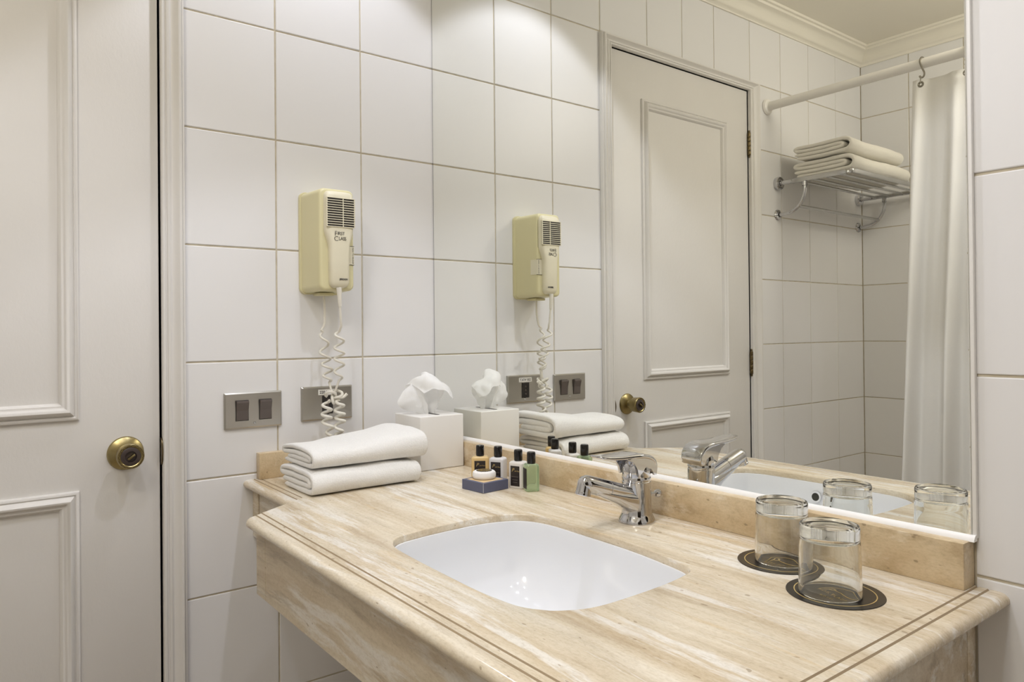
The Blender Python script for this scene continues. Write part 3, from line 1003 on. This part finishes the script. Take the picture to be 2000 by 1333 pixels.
for pts_, ph, tr in (([(0.072, -0.3262, 0.9900), (0.072, -0.3290, 0.9640), (0.072, -0.3275, 0.9400), (0.071, -0.3190, 0.9080)], 0.4, 4.0),
                     ([(0.076, -0.3010, 0.9900), (0.076, -0.2995, 0.9620), (0.076, -0.2985, 0.9380), (0.074, -0.3060, 0.9060)], 2.4, 4.4)):
    tube(bm, helix(catmull(pts_, 4), 0.0104, tr, 18, ph), 0.0034, 8)
finish('coiled_cord', bm, M['cord'], hd, smooth=60)

# ------------------------------------------------------------------ switch plate and socket plate
def plate(name, label, cat, yc, zc):
    t = thing(name, label, cat, (0, yc, zc))
    b_ = bm_new()
    loft(b_, [yz(0.0, yc-0.0630, yc+0.0630, zc-0.0395, zc+0.0395, 0.0015, 2), yz(0.0045, yc-0.0630, yc+0.0630, zc-0.0395, zc+0.0395, 0.0015, 2),
              yz(0.0070, yc-0.0600, yc+0.0600, zc-0.0365, zc+0.0365, 0.0015, 2)])
    finish('cover_plate', b_, M['steel'], t, smooth=None)
    b_ = bm_new()
    lathe(b_, [(0.0, 0.0014), (0.0022, 0.0012), (0.0032, 0.0)], (0.0069, yc+0.0015, zc-0.0285), (1, 0, 0), 16)
    finish('screw', b_, M['satin_chrome'], t)
    return t
SY, SZ = -0.4710, 0.9738
sw = plate('light_switch', 'double light switch with two brown rockers on a steel plate', 'light switch', SY, SZ)
for k in (-1, 1):
    yy = SY+k*0.0255
    bm = bm_new()
    w2, h2 = 0.0130, 0.0215
    secs_ = [(zz, xx) for zz, xx in ((-h2, 0.0072), (-h2+0.0004, 0.0090), (0.0, 0.0105), (h2-0.004, 0.0150), (h2-0.0005, 0.0142), (h2, 0.0072))]
    vv = [[bm.verts.new(Vector((x_, yy+s_*w2, SZ+z_))) for s_ in (-1, 1)] for z_, x_ in secs_]
    for a, b in zip(vv, vv[1:]):
        face(bm, (a[0], a[1], b[1], b[0]))
    face(bm, [v_[0] for v_ in vv]); face(bm, [v_[1] for v_ in vv][::-1])
    face(bm, (vv[0][0], vv[-1][0], vv[-1][1], vv[0][1]))
    ro = finish('rocker', bm, M['switch'], sw, smooth=None)
    bm = bm_new(); box(bm, 0.0069, 0.0073, yy-w2-0.0012, yy+w2+0.0012, SZ-h2-0.0012, SZ+h2+0.0012)
    finish('rocker_gap', bm, M['ink'], ro, smooth=None)
OY, OZ = -0.2985, 0.9775
so = plate('power_socket', 'power socket on a steel plate marked 220 VOLT behind the coiled cord', 'power outlet', OY, OZ)
bm = bm_new(); box(bm, 0.0065, 0.0092, OY-0.0130, OY+0.0130, OZ-0.0255, OZ+0.0175, bevel=0.0008, seg=1)
sock = finish('socket', bm, M['dark'], so)
bm = bm_new()
for k in (-1, 0, 1):
    lathe(bm, [(0.0, 0.0003), (0.0021, 0.0003), (0.0025, 0.0008), (0.003, 0.0)], (0.0091, OY, OZ-0.004+k*0.0105), (1, 0, 0), 14)
finish('pin_hole', bm, M['switch'], sock)
bm = bm_new(); box(bm, 0.0068, 0.0074, OY-0.0230, OY+0.0230, OZ+0.0195, OZ+0.0320)
lab = finish('voltage_label', bm, M['label_white'], so, smooth=None)
bm = text_bm('220 VOLT', 0.0092, (0.0075, OY, OZ+0.0227), (0, 1, 0), (0, 0, 1), bold=0.0001)
finish('lettering', bm, M['ink'], lab, smooth=None)

# ------------------------------------------------------------------ towels
def ribbon(bm, path, th, y0, y1, shape, nslice=40, n=5):
    """a thick folded cloth: path in (x, z), run along y; shape(p, t, s) bends it"""
    cl = catmull([(x, 0, z) for x, z in path], n)
    N = len(cl)
    rings = []
    ends = [(0.0, 0.45), (0.006, 0.80), (0.018, 1.0)]
    ts = [e[0] for e in ends]+[0.018+(1-0.036)*i/(nslice-1) for i in range(1, nslice-1)]+[1-e[0] for e in ends[::-1]]
    for t in ts:
        k = 1.0
        for e, kk in ends:
            if min(t, 1-t) <= e+1e-6:
                k = kk; break
        L, R = [], []
        for i, p in enumerate(cl):
            d = (cl[min(i+1, N-1)]-cl[max(i-1, 0)]).normalized()
            nn = Vector((-d.z, 0, d.x))
            h = th*0.5*k
            if i == 0 or i == N-1: h *= 0.55
            y = y0+(y1-y0)*t
            for lst, sg in ((L, 1), (R, -1)):
                q = p+nn*h*sg
                q = Vector((q.x, y, q.z))
                q = shape(q, t, i/(N-1))
                w = Vector((q.x*26, q.y*26, q.z*26+sg*3))
                q += Vector((noise.noise(w), 0.6*noise.noise(w+Vector((9, 0, 0))), noise.noise(w+Vector((0, 7, 0)))))*0.0011
                lst.append(q)
        rings.append(L+R[::-1])
    loft(bm, rings, cap0=False, cap1=False)
    # flat ends made of quads across the cloth's thickness
    for ring_i, fl in ((0, False), (-1, True)):
        pass
    bm.verts.ensure_lookup_table()
    m_ = 2*N
    tot = len(rings)
    base0 = len(bm.verts)-m_*tot
    for bi in (base0, base0+m_*(tot-1)):
        for i in range(N-1):
            face(bm, (bm.verts[bi+i], bm.verts[bi+i+1], bm.verts[bi+m_-2-i], bm.verts[bi+m_-1-i]))

def towel_obj(name, path, th, y0, y1, shape, label, cat, group, mat, extra=()):
    bm_ = bm_new()
    ribbon(bm_, path, th, y0, y1, shape)
    for pth, t2, a, b, sh in extra:
        ribbon(bm_, pth, t2, a, b, sh)
    zs = min(v.co.z for v in bm_.verts); xs = [v.co.x for v in bm_.verts]
    o = finish(name, bm_, mat, None, smooth=70, loc=((min(xs)+max(xs))/2, (y0+y1)/2, zs))
    return tag(o, label, cat, group)

Z0 = ZC
low = [(0.120, Z0+0.0066), (0.165, Z0+0.0064), (0.215, Z0+0.0064), (0.248, Z0+0.0072), (0.2600, Z0+0.0125), (0.2650, Z0+0.0225), (0.2610, Z0+0.0335), (0.2500, Z0+0.0395), (0.2300, Z0+0.0415), (0.180, Z0+0.0420), (0.130, Z0+0.0420), (0.1040, Z0+0.0410),
       (0.0965, Z0+0.0360), (0.1020, Z0+0.0305), (0.130, Z0+0.0300), (0.180, Z0+0.0300), (0.225, Z0+0.0295), (0.2400, Z0+0.0285), (0.2460, Z0+0.0240), (0.2400, Z0+0.0190), (0.225, Z0+0.0185), (0.180, Z0+0.0182), (0.135, Z0+0.0180), (0.108, Z0+0.0176)]
def low_shape(q, t, s):
    k = max(0.0, (q.z-Z0)/0.045)
    q.z += k*(0.0025*math.sin(t*PI)-0.0035*max(0.0, (0.150-q.x)/0.06)+0.0012*math.sin(t*11+s*20))
    q.x += 0.006*t+0.0025*math.sin(t*5+s*9)
    return q
towel_obj('hand_towel', low, 0.0116, -0.444, -0.203, low_shape, 'folded white hand towel at the bottom of the stack on the vanity', 'towel', 'hand towels on the vanity', M['towel'])
U0 = ZC+0.0510
upp = [(0.106, U0+0.0056), (0.160, U0+0.0054), (0.210, U0+0.0054), (0.240, U0+0.0062), (0.2515, U0+0.0110), (0.2560, U0+0.0190), (0.2515, U0+0.0275), (0.2380, U0+0.0325), (0.2150, U0+0.0345), (0.170, U0+0.0352), (0.125, U0+0.0350), (0.0985, U0+0.0335),
       (0.0915, U0+0.0290), (0.0980, U0+0.0245), (0.125, U0+0.0245), (0.170, U0+0.0250), (0.215, U0+0.0235), (0.2320, U0+0.0215), (0.2360, U0+0.0182), (0.2280, U0+0.0158), (0.200, U0+0.0155), (0.160, U0+0.0153), (0.122, U0+0.0150)]
def upp_shape(q, t, s):
    k = max(0.0, (q.z-U0)/0.035)
    q.z += k*(0.021*max(0, (t-0.25)/0.75)**1.3*(1.0 if t < 0.9 else 1.0-(t-0.9)*2.2)+0.0010*math.sin(t*13+s*17))
    q.z -= 0.0055*max(0.0, (0.150-q.x)/0.06)*max(0.0, 1-t*1.5)*k
    q.x += 0.010*t-0.002*math.sin(t*6)
    return q
towel_obj('hand_towel', upp, 0.0104, -0.438, -0.182, upp_shape, 'folded white hand towel on top of the stack on the vanity', 'towel', 'hand towels on the vanity', M['towel'])

# ------------------------------------------------------------------ tissue box
TX0, TX1, TY0, TY1, TZ1 = 0.052, 0.1735, -0.1450, -0.0255, 0.9455
tb = thing('tissue_box', 'white square tissue box with a tissue pulled out, in the mirror corner', 'tissue box', ((TX0+TX1)/2, (TY0+TY1)/2, ZC))
bm = bm_new()
box(bm, TX0, TX1, TY0, TY1, ZC+0.0005, TZ1, bevel=0.0022, seg=3)
finish('box', bm, M['box_white'], tb, smooth=40)
TCX, TCY = (TX0+TX1)/2, (TY0+TY1)/2
bm = bm_new()
loft(bm, [[(TCX+a, TCY+b, TZ1-0.0008) for a, b in rrect(0.088, 0.011, 0.0054, 6)], [(TCX+a, TCY+b, TZ1+0.0003) for a, b in rrect(0.088, 0.011, 0.0054, 6)]])
finish('slot', bm, M['dark'], tb, smooth=None)
def tis(grid, sub):
    g = [[Vector((TCX+dx, TCY+dy, TZ1+h)) for dx, dy, h in row] for row in grid]
    rows_ = [catmull(r_, sub) for r_ in g]
    return [catmull([r_[j] for r_ in rows_], sub) for j in range(len(rows_[0]))]
bm = bm_new()
grids = [
    # the sheet pulled up from the slot and folded over towards the room
    [[(-0.004, -0.017, -0.003), (0.004, -0.008, -0.003), (-0.004, 0.002, -0.003), (0.005, 0.010, -0.003), (-0.003, 0.018, -0.003)],
     [(-0.010, -0.030, 0.020), (0.012, -0.014, 0.022), (-0.008, 0.002, 0.024), (0.012, 0.014, 0.022), (-0.004, 0.026, 0.020)],
     [(-0.018, -0.050, 0.042), (0.012, -0.026, 0.048), (-0.012, -0.004, 0.050), (0.012, 0.018, 0.046), (-0.004, 0.040, 0.040)],
     [(-0.020, -0.052, 0.066), (0.006, -0.032, 0.084), (-0.014, -0.008, 0.094), (0.008, 0.016, 0.080), (0.000, 0.044, 0.060)],
     [(-0.010, -0.050, 0.072), (0.014, -0.030, 0.093), (0.008, -0.008, 0.099), (0.022, 0.018, 0.080), (0.012, 0.050, 0.058)],
     [(0.010, -0.040, 0.066), (0.030, -0.020, 0.082), (0.034, 0.004, 0.082), (0.040, 0.026, 0.062), (0.026, 0.050, 0.048)],
     [(0.026, -0.030, 0.052), (0.044, -0.012, 0.062), (0.050, 0.012, 0.058), (0.050, 0.030, 0.044), (0.034, 0.046, 0.034)]],
    # the thin corner hanging out on the near side
    [[(-0.006, -0.020, 0.000), (0.002, -0.014, -0.002), (0.000, -0.006, -0.002)],
     [(-0.010, -0.056, 0.012), (0.006, -0.034, 0.018), (0.004, -0.012, 0.020)],
     [(-0.012, -0.078, 0.026), (0.008, -0.050, 0.038), (0.006, -0.020, 0.044)],
     [(-0.012, -0.074, 0.044), (0.002, -0.054, 0.060), (-0.004, -0.028, 0.074)],
     [(-0.014, -0.058, 0.060), (-0.004, -0.044, 0.076), (-0.008, -0.026, 0.090)]]]
for gi, gd in enumerate(grids):
    cols = tis(gd, 7)
    vg = []
    for j, c_ in enumerate(cols):
        vg.append([bm.verts.new(p+Vector((noise.noise(p*60), noise.noise(p*60+Vector((5, 0, 0))), noise.noise(p*60+Vector((0, 5, 0)))))*0.0045) for p in c_])
    for j in range(len(vg)-1):
        for i in range(len(vg[0])-1):
            face(bm, (vg[j][i], vg[j+1][i], vg[j+1][i+1], vg[j][i+1]))
ti = finish('tissue', bm, M['tissue'], tb, smooth=24)

# ------------------------------------------------------------------ toiletry bottles
def bottle(loc, rot, w, d, h, capr, caph, mat, label, lab_face, lab_w, script):
    t = thing('toiletry_bottle', label, 'bottle', loc, 'toiletry bottles by the mirror')
    T = Matrix.Translation(Vector(loc)) @ Matrix.Rotation(rot, 4, 'Z')
    def sec(s, z, ch=0.0045):
        return [T @ Vector((a, b, z)) for a, b in rrect(w*s, d*s, ch*s, 3)]
    b_ = bm_new()
    hb = h-caph-0.0035
    loft(b_, [sec(0.93, 0.0), sec(0.985, 0.0010), sec(1.0, 0.003), sec(1.0, hb-0.0045), sec(0.985, hb-0.0025), sec(0.92, hb-0.0006), sec(0.78, hb+0.0010), sec(0.58, hb+0.0016, 0.008)])
    finish('flask', b_, mat, t, smooth=30)
    b_ = bm_new()
    lathe(b_, [(capr*0.93, hb+0.0005), (capr*0.93, hb+0.0035), (capr, hb+0.0036), (capr, h-0.0040), (capr*0.96, h-0.0016), (capr*0.86, h-0.0004), (0.0, h)], loc, n=32)
    finish('cap', b_, M['black_cap'], t, smooth=40)
    # label on the face pointing along local -y (0) or -x (1)
    if lab_face == 0:
        R_, N_, off = Vector((1, 0, 0)), Vector((0, -1, 0)), d/2
    else:
        R_, N_, off = Vector((0, -1, 0)), Vector((-1, 0, 0)), w/2
    R3 = T.to_3x3()
    Rw, Nw = R3 @ R_, R3 @ N_
    org = Vector(loc)+Nw*(off+0.0001)
    b_ = bm_new()
    z0_, z1_ = 0.0050, hb-0.0075
    q = [org+Rw*(-lab_w/2)+Vector((0, 0, z0_)), org+Rw*(lab_w/2)+Vector((0, 0, z0_)), org+Rw*(lab_w/2)+Vector((0, 0, z1_)), org+Rw*(-lab_w/2)+Vector((0, 0, z1_))]
    loft(b_, [q, [p+Nw*0.0003 for p in q]])
    lb = finish('label', b_, M['black_label'], t, smooth=None)
    if script:
        org2 = org+Nw*0.0004
        U_ = Vector((0, 0, 1))
        b_ = text_bm('P', 0.0105, org2+Rw*(-lab_w*0.26)+U_*(z1_-0.0118), Rw, U_, 0.0001, shear=0.35)
        merge(b_, text_bm('ark Plaza', 0.0034, org2+Rw*(-lab_w*0.05)+U_*(z1_-0.0112), Rw, U_, 0.0001, shear=0.3, align='LEFT'))
        finish('script', b_, M['gold'], lb, smooth=None)
        b_ = bm_new()
        for zz, ww in ((0.46, 0.78), (0.30, 0.62), (0.18, 0.5)):
            c_ = org2+U_*(z0_+(z1_-z0_)*zz)
            qq = [c_+Rw*(-lab_w*ww/2), c_+Rw*(lab_w*ww/2), c_+Rw*(lab_w*ww/2)+U_*0.0007, c_+Rw*(-lab_w*ww/2)+U_*0.0007]
            loft(b_, [qq, [p+Nw*0.0001 for p in qq]])
        finish('fine_print', b_, M['grey_print'], lb, smooth=None)
    return t
ZB = ZC+0.0002
bottle((0.3495, -0.1010, ZB), math.radians(52), 0.0370, 0.0230, 0.0785, 0.0088, 0.0215, M['amber'], 'bottle of amber gel with black cap, nearest the tissue box', 0, 0.0235, True)
bottle((0.3860, -0.0800, ZB), math.radians(30), 0.0330, 0.0260, 0.0785, 0.0088, 0.0215, M['milky'], 'translucent white bottle with black cap, behind the soap', 0, 0.0225, True)
bottle((0.4500, -0.0755, ZB), math.radians(20), 0.0330, 0.0260, 0.0785, 0.0088, 0.0215, M['pearl'], 'opaque white bottle with black cap, beside the green one', 0, 0.0215, True)
bottle((0.4900, -0.0735, ZB), math.radians(-20), 0.0270, 0.0270, 0.0785, 0.0088, 0.0215, M['green'], 'bottle of clear green gel with black cap', 0, 0.0215, False)

# ------------------------------------------------------------------ soap and its box
sb = thing('soap_box', 'shallow navy card box with a tan top under the round soap', 'box', (0.416, -0.134, ZC), None)
T = Matrix.Translation((0.4155, -0.1350, ZC)) @ Matrix.Rotation(math.radians(5), 4, 'Z')
def tb_box(x0, x1, y0, y1, z0, z1, mat, name, bev=0.0004, parent=sb):
    b_ = bm_new(); box(b_, x0, x1, y0, y1, z0, z1, bevel=bev, seg=1)
    b_.transform(T)
    return finish(name, b_, mat, parent)
tb_box(-0.0335, 0.0335, -0.0335, 0.0335, 0.0005, 0.0200, M['navy'], 'carton')
tb_box(-0.0265, 0.0265, -0.0265, 0.0265, 0.0195, 0.0203, M['tan'], 'top_panel')
for sx, sy in ((1, -1), (-1, -1), (1, 1)):
    tb_box(sx*0.0334-0.0003, sx*0.0334+0.0003, sy*0.0334-0.0003, sy*0.0334+0.0003, 0.001, 0.0198, M['card_edge'], 'worn_edge', 0)
so_c = Vector((0.4090, -0.1330, ZC+0.0204))
soap = thing('wrapped_soap', 'round white soap in pleated paper with a dark sticker, on the navy box', 'soap', so_c)
bm = bm_new()
rings = []
for r, h in ((0.018, 0.0), (0.0225, 0.0012), (0.0243, 0.0048), (0.0243, 0.0102), (0.0228, 0.0136), (0.0195, 0.0156), (0.014, 0.0160)):
    ring = []
    for k in range(72):
        a = 2*PI*k/72
        oc = 1.0-0.018*(1-abs(math.cos(4*a)))
        pl = 1.0+(0.010*(1 if k % 3 == 0 else 0) if h > 0.008 else 0)
        ring.append(so_c+Vector((math.cos(a)*r*oc*pl, math.sin(a)*r*oc*pl, h+(0.0004 if k % 3 == 0 and h > 0.012 else 0))))
    rings.append(ring)
loft(bm, rings)
finish('wrapper', bm, M['soap_paper'], soap, smooth=25)
bm = bm_new()
star = [[so_c+Vector((math.cos(2*PI*k/48)*rr, math.sin(2*PI*k/48)*rr, hh)) for k in range(48) for rr in [(r1 if k % 2 else r2)]] for r1, r2, hh in ((0.0165, 0.0150, 0.0161), (0.0165, 0.0150, 0.0167))]
loft(bm, star)
st = finish('sticker', bm, M['coaster'], soap, smooth=None)
bm = bm_new()
lathe(bm, [(0.0120, 0.0168), (0.0120, 0.0170), (0.0128, 0.0170), (0.0128, 0.0168)], so_c, n=48)
for k in range(10):
    a = 2*PI*k/10
    box(bm, -0.003, 0.003, -0.0004, 0.0004, 0.0167, 0.0170, mat=Matrix.Translation(so_c+Vector((math.cos(a)*0.0075, math.sin(a)*0.0075, 0))) @ Matrix.Rotation(a, 4, 'Z'))
finish('gold_print', bm, M['gold'], st, smooth=None)

# ------------------------------------------------------------------ coasters and tumblers
def coaster(loc, rot, label):
    t = thing('coaster', label, 'coaster', loc, 'black coasters on the vanity')
    b_ = bm_new(); lathe(b_, [(0.0, 0.0), (0.0560, 0.0), (0.0563, 0.0005), (0.0560, 0.0011), (0.0, 0.0011)], loc, n=96)
    finish('disc', b_, M['coaster'], t, smooth=30)
    b_ = bm_new(); lathe(b_, [(0.0458, 0.00105), (0.0458, 0.00120), (0.0470, 0.00120), (0.0470, 0.00105)], loc, n=96)
    finish('gold_ring', b_, M['gold'], t, smooth=None)
    R_ = Vector((math.cos(rot), math.sin(rot), 0)); U_ = Vector((-math.sin(rot), math.cos(rot), 0)); O_ = Vector(loc)+Vector((0, 0, 0.00115))
    b_ = bm_new()
    loop = catmull([O_+R_*x+U_*y for x, y in ((-0.020, -0.004), (-0.016, 0.010), (-0.004, 0.020), (0.012, 0.021), (0.021, 0.013), (0.014, 0.006), (-0.002, 0.006), (-0.008, 0.009))], 6)
    tube(b_, loop, 0.0003, 6)
    merge(b_, text_bm('PARK PLAZA', 0.0066, O_+U_*(-0.007), R_, U_, 0.00005, spacing=1.1, bold=-0.0001))
    merge(b_, text_bm('P', 0.018, O_+R_*(-0.013)+U_*(-0.001), R_, U_, 0.00005, shear=0.4, bold=-0.0003))
    merge(b_, text_bm('HOTEL', 0.0045, O_+U_*(-0.016), R_, U_, 0.00005, spacing=1.5))
    finish('crest', b_, M['gold'], t, smooth=None)
    return t
def tumbler(loc, label):
    t = thing('tumbler', label, 'glass', loc, 'upturned tumblers on coasters')
    b_ = bm_new()
    outer_ = [(0.0346, 0.0008), (0.0356, 0.0), (0.0362, 0.0010), (0.0360, 0.012), (0.0350, 0.056), (0.0346, 0.0655), (0.0340, 0.0672), (0.0343, 0.0690), (0.0344, 0.0810), (0.0332, 0.0833), (0.0305, 0.0840), (0.0285, 0.0832), (0.024, 0.0818), (0.0, 0.0812)]
    inner_ = [(0.0, 0.0690), (0.020, 0.0688), (0.029, 0.0675), (0.0318, 0.0645), (0.0326, 0.058), (0.0336, 0.012), (0.0346, 0.0008)]
    lathe(b_, outer_+inner_, loc, n=72)
    bmesh.ops.remove_doubles(b_, verts=b_.verts[:], dist=1e-6)
    finish('glass', b_, M['glass'], t, smooth=35)
    return t
GZ = ZC+0.0012
coaster((1.0600, -0.0935, ZC), math.radians(2), 'black coaster with a gold ring under the tumbler nearer the mirror')
coaster((1.1700, -0.1500, ZC), math.radians(-10), 'black coaster with a gold ring under the nearer tumbler')
tumbler((1.0605, -0.0888, GZ), 'clear upturned tumbler, the one nearer the mirror')
tumbler((1.1672, -0.1560, GZ), 'clear upturned tumbler standing nearest the vanity edge')

# ------------------------------------------------------------------ bath end, seen in the mirror: rod, curtain, rack, towels
RY, RZ = -1.518, 2.005
rod = thing('shower_rod', 'white shower curtain rod fixed above the bath', 'curtain rod', (0, RY, RZ))
bm = bm_new(); lathe(bm, [(0.0165, 0.004), (0.0165, 2.336)], (0, RY, RZ), (1, 0, 0), 24)
finish('rod', bm, M['rod_white'], rod)
for x0, sx in ((0.0, 1), (2.34, -1)):
    bm = bm_new(); lathe(bm, [(0.0, 0.0), (0.030, 0.0), (0.031, 0.004), (0.027, 0.010), (0.020, 0.013), (0.018, 0.016), (0.0165, 0.016)], (x0, RY, RZ), (sx, 0, 0), 32)
    finish('flange', bm, M['rod_white'], rod, smooth=30)

cur = None
bm = bm_new()
NX, NZ = 150, 60
zt, zb = 1.955, 0.22
gridv = []
for j in range(NZ+1):
    tz = j/NZ
    row = []
    for i in range(NX+1):
        s = i/NX
        x = (0.5455-0.055*tz)+s*(0.52+0.05*tz)
        amp = 0.010+0.030*min(1, tz*1.5)
        y = RY-0.004+amp*(0.8*math.sin(s*2*PI*4.6+0.9+0.5*tz)+0.35*math.sin(s*2*PI*9.1+1.5*tz))+0.012*noise.noise((s*5, tz*3, 1.0))
        x += 0.010*math.sin(s*2*PI*4.6+2.2)*min(1, tz*1.5)
        z = zt-(zt-zb)*tz - 0.004*abs(math.sin((x-0.575)/0.135*PI))*(1-tz)
        row.append(bm.verts.new(Vector((x, y, z))))
    gridv.append(row)
for j in range(NZ):
    for i in range(NX):
        face(bm, (gridv[j][i], gridv[j][i+1], gridv[j+1][i+1], gridv[j+1][i]))
cur = finish('shower_curtain', bm, M['curtain'], None, smooth=80, loc=(0.80, RY, zb))
sol = cur.modifiers.new('thickness', 'SOLIDIFY'); sol.thickness = 0.0012
tag(cur, 'white cloth shower curtain drawn to one side of the bath', 'shower curtain')
for k, hx in enumerate((0.575, 0.7095)):
    lab_ = ('metal curtain hook nearest the free edge of the curtain', 'metal curtain hook at the edge of the mirror')[k]
    h_ = thing('curtain_hook', lab_, 'curtain hook', (hx, RY, RZ), 'shower curtain hooks')
    bm = bm_new()
    pts = [(hx, RY-0.0195*math.cos(a), RZ+0.0195*math.sin(a)) for a in [math.radians(-20+200*i/12) for i in range(13)]]
    pts = catmull(pts[::2]+[(hx+0.004, RY+0.016, RZ-0.018), (hx+0.010, RY+0.013, RZ-0.036), (hx+0.008, RY+0.014, RZ-0.048), (hx, RY+0.015, RZ-0.050), (hx-0.003, RY+0.016, RZ-0.043)], 4)
    tube(bm, pts, 0.0030, 8)
    tube(bm, [(hx+0.001, RY+0.016, RZ-0.046), (hx+0.001, RY+0.020, RZ-0.058), (hx, RY+0.018, RZ-0.068)], 0.0018, 8)
    finish('wire', bm, M['hook_metal'], h_)
    bm = bm_new()
    ring_ = [(hx+0.0068*math.cos(a), RY+0.016, RZ-0.072+0.0068*math.sin(a)) for a in [2*PI*i/20 for i in range(20)]]
    tube(bm, ring_, 0.0034, 8, closed=True)
    finish('eyelet', bm, M['hook_metal'], h_)

RK = thing('towel_rack', 'chrome hotel towel rack on the bath wall', 'towel rack', (0, -1.90, 1.59))
A1, A2, AZ = -1.582, -2.212, 1.713
for ya in (A1, A2):
    sgn = -1 if ya == A1 else 1
    bm = bm_new()
    lathe(bm, [(0.0, 0.0), (0.0255, 0.0), (0.0260, 0.002), (0.0260, 0.014), (0.0240, 0.017), (0.0120, 0.0175), (0.0100, 0.016)], (0, ya, AZ), (1, 0, 0), 32)
    finish('flange', bm, M['chrome'], RK, smooth=30)
    bm = bm_new()
    lathe(bm, [(0.0, 0.0), (0.0210, 0.0), (0.0215, 0.002), (0.0190, 0.007), (0.0100, 0.010)], (0, ya, 1.590), (1, 0, 0), 28)
    finish('flange', bm, M['chrome'], RK, smooth=30)
    bm = bm_new()
    tube(bm, [(0.010, ya, AZ), (0.065, ya, AZ)], 0.0085, 14)
    finish('arm', bm, M['chrome'], RK)
    bm = bm_new()
    arc = catmull([(0.118, ya, 1.702), (0.1185, ya, 1.675), (0.112, ya, 1.645), (0.093, ya, 1.615), (0.064, ya, 1.597), (0.030, ya, 1.590), (0.004, ya, 1.590)], 5)
    tube(bm, arc, 0.0068, 12)
    lathe(bm, [(0.0095, 0.0), (0.0095, 0.016)], (0.118, ya, 1.688), (0, 0, 1), 16)
    finish('support', bm, M['chrome'], RK)
bm = bm_new()                                              # flat rail bent round the front of the shelf
path = [(0.055, A1), (0.10, A1), (0.20, A1), (0.278, A1), (0.292, A1-0.004), (0.301, A1-0.014), (0.304, A1-0.03), (0.304, -1.75), (0.304, -1.9), (0.304, -2.05), (0.304, A2+0.03), (0.301, A2+0.014), (0.292, A2+0.004), (0.278, A2), (0.2, A2), (0.10, A2), (0.055, A2)]
rings = []
for i, (x, y) in enumerate(path):
    a = Vector((*path[max(i-1, 0)], 0)); b = Vector((*path[min(i+1, len(path)-1)], 0))
    d = (b-a).normalized(); nn = Vector((-d.y, d.x, 0))
    rings.append([Vector((x, y, AZ))+nn*p_+Vector((0, 0, q_)) for p_, q_ in rrect(0.007, 0.018, 0.003, 3)])
loft(bm, rings)
finish('shelf_rail', bm, M['satin_chrome'], RK, smooth=50)
for xb in (0.085, 0.140, 0.195, 0.250):
    bm = bm_new(); tube(bm, [(xb, A1, AZ-0.001), (xb, A2, AZ-0.001)], 0.0055, 12)
    finish('slat', bm, M['satin_chrome'], RK)
bm = bm_new(); tube(bm, [(0.0925, A1, 1.613), (0.0925, A2, 1.613)], 0.0065, 12)
finish('hanging_bar', bm, M['satin_chrome'], RK)

def bt(z0, h, xs, drop):
    """roll-folded bath towel section, as a spiral"""
    x0, x1 = xs
    f = (0.13, 0.38, 0.62, 0.87)
    return [(x0+0.014, z0+h*f[0]), (x0+0.09, z0+h*f[0]), (x1-0.04, z0+h*f[0]), (x1-0.014, z0+h*0.18), (x1-0.003, z0+h*0.34), (x1, z0+h*0.52), (x1-0.006, z0+h*0.72), (x1-0.024, z0+h*0.86), (x1-0.07, z0+h*0.88),
            (x0+0.09, z0+h*0.87), (x0+0.03, z0+h*0.86), (x0+0.006, z0+h*0.80), (x0+0.004, z0+h*0.70), (x0+0.022, z0+h*f[2]), (x0+0.09, z0+h*f[2]), (x1-0.07, z0+h*f[2]), (x1-0.034, z0+h*0.60), (x1-0.024, z0+h*0.50),
            (x1-0.034, z0+h*0.40), (x1-0.07, z0+h*f[1]), (x0+0.09, z0+h*f[1]), (x0+0.008, z0+h*0.37)]
BZ = AZ+0.0100
def bshape(amp, lift):
    def f(q, t, s):
        q.z += amp*math.sin(q.x*30+t*3)*(1 if q.z > BZ+0.01 else 0)*0.6
        q.z += lift*(0.5-abs(t-0.5))*0.3
        q.x += 0.004*math.sin(t*9+s*5)
        return q
    return f
towel_obj('bath_towel', bt(BZ, 0.062, (0.058, 0.292), 0), 0.0150, -1.605, -2.060, bshape(0.0015, 0.0), 'folded cream bath towel lying directly on the chrome rack', 'towel', 'bath towels on the rack', M['bath_towel'])
towel_obj('bath_towel', bt(BZ+0.0675, 0.058, (0.062, 0.285), 0), 0.0138, -1.600, -2.020, bshape(0.0025, 0.0), 'folded cream bath towel on top of another on the rack', 'towel', 'bath towels on the rack', M['bath_towel'])

bpy.context.view_layer.update()
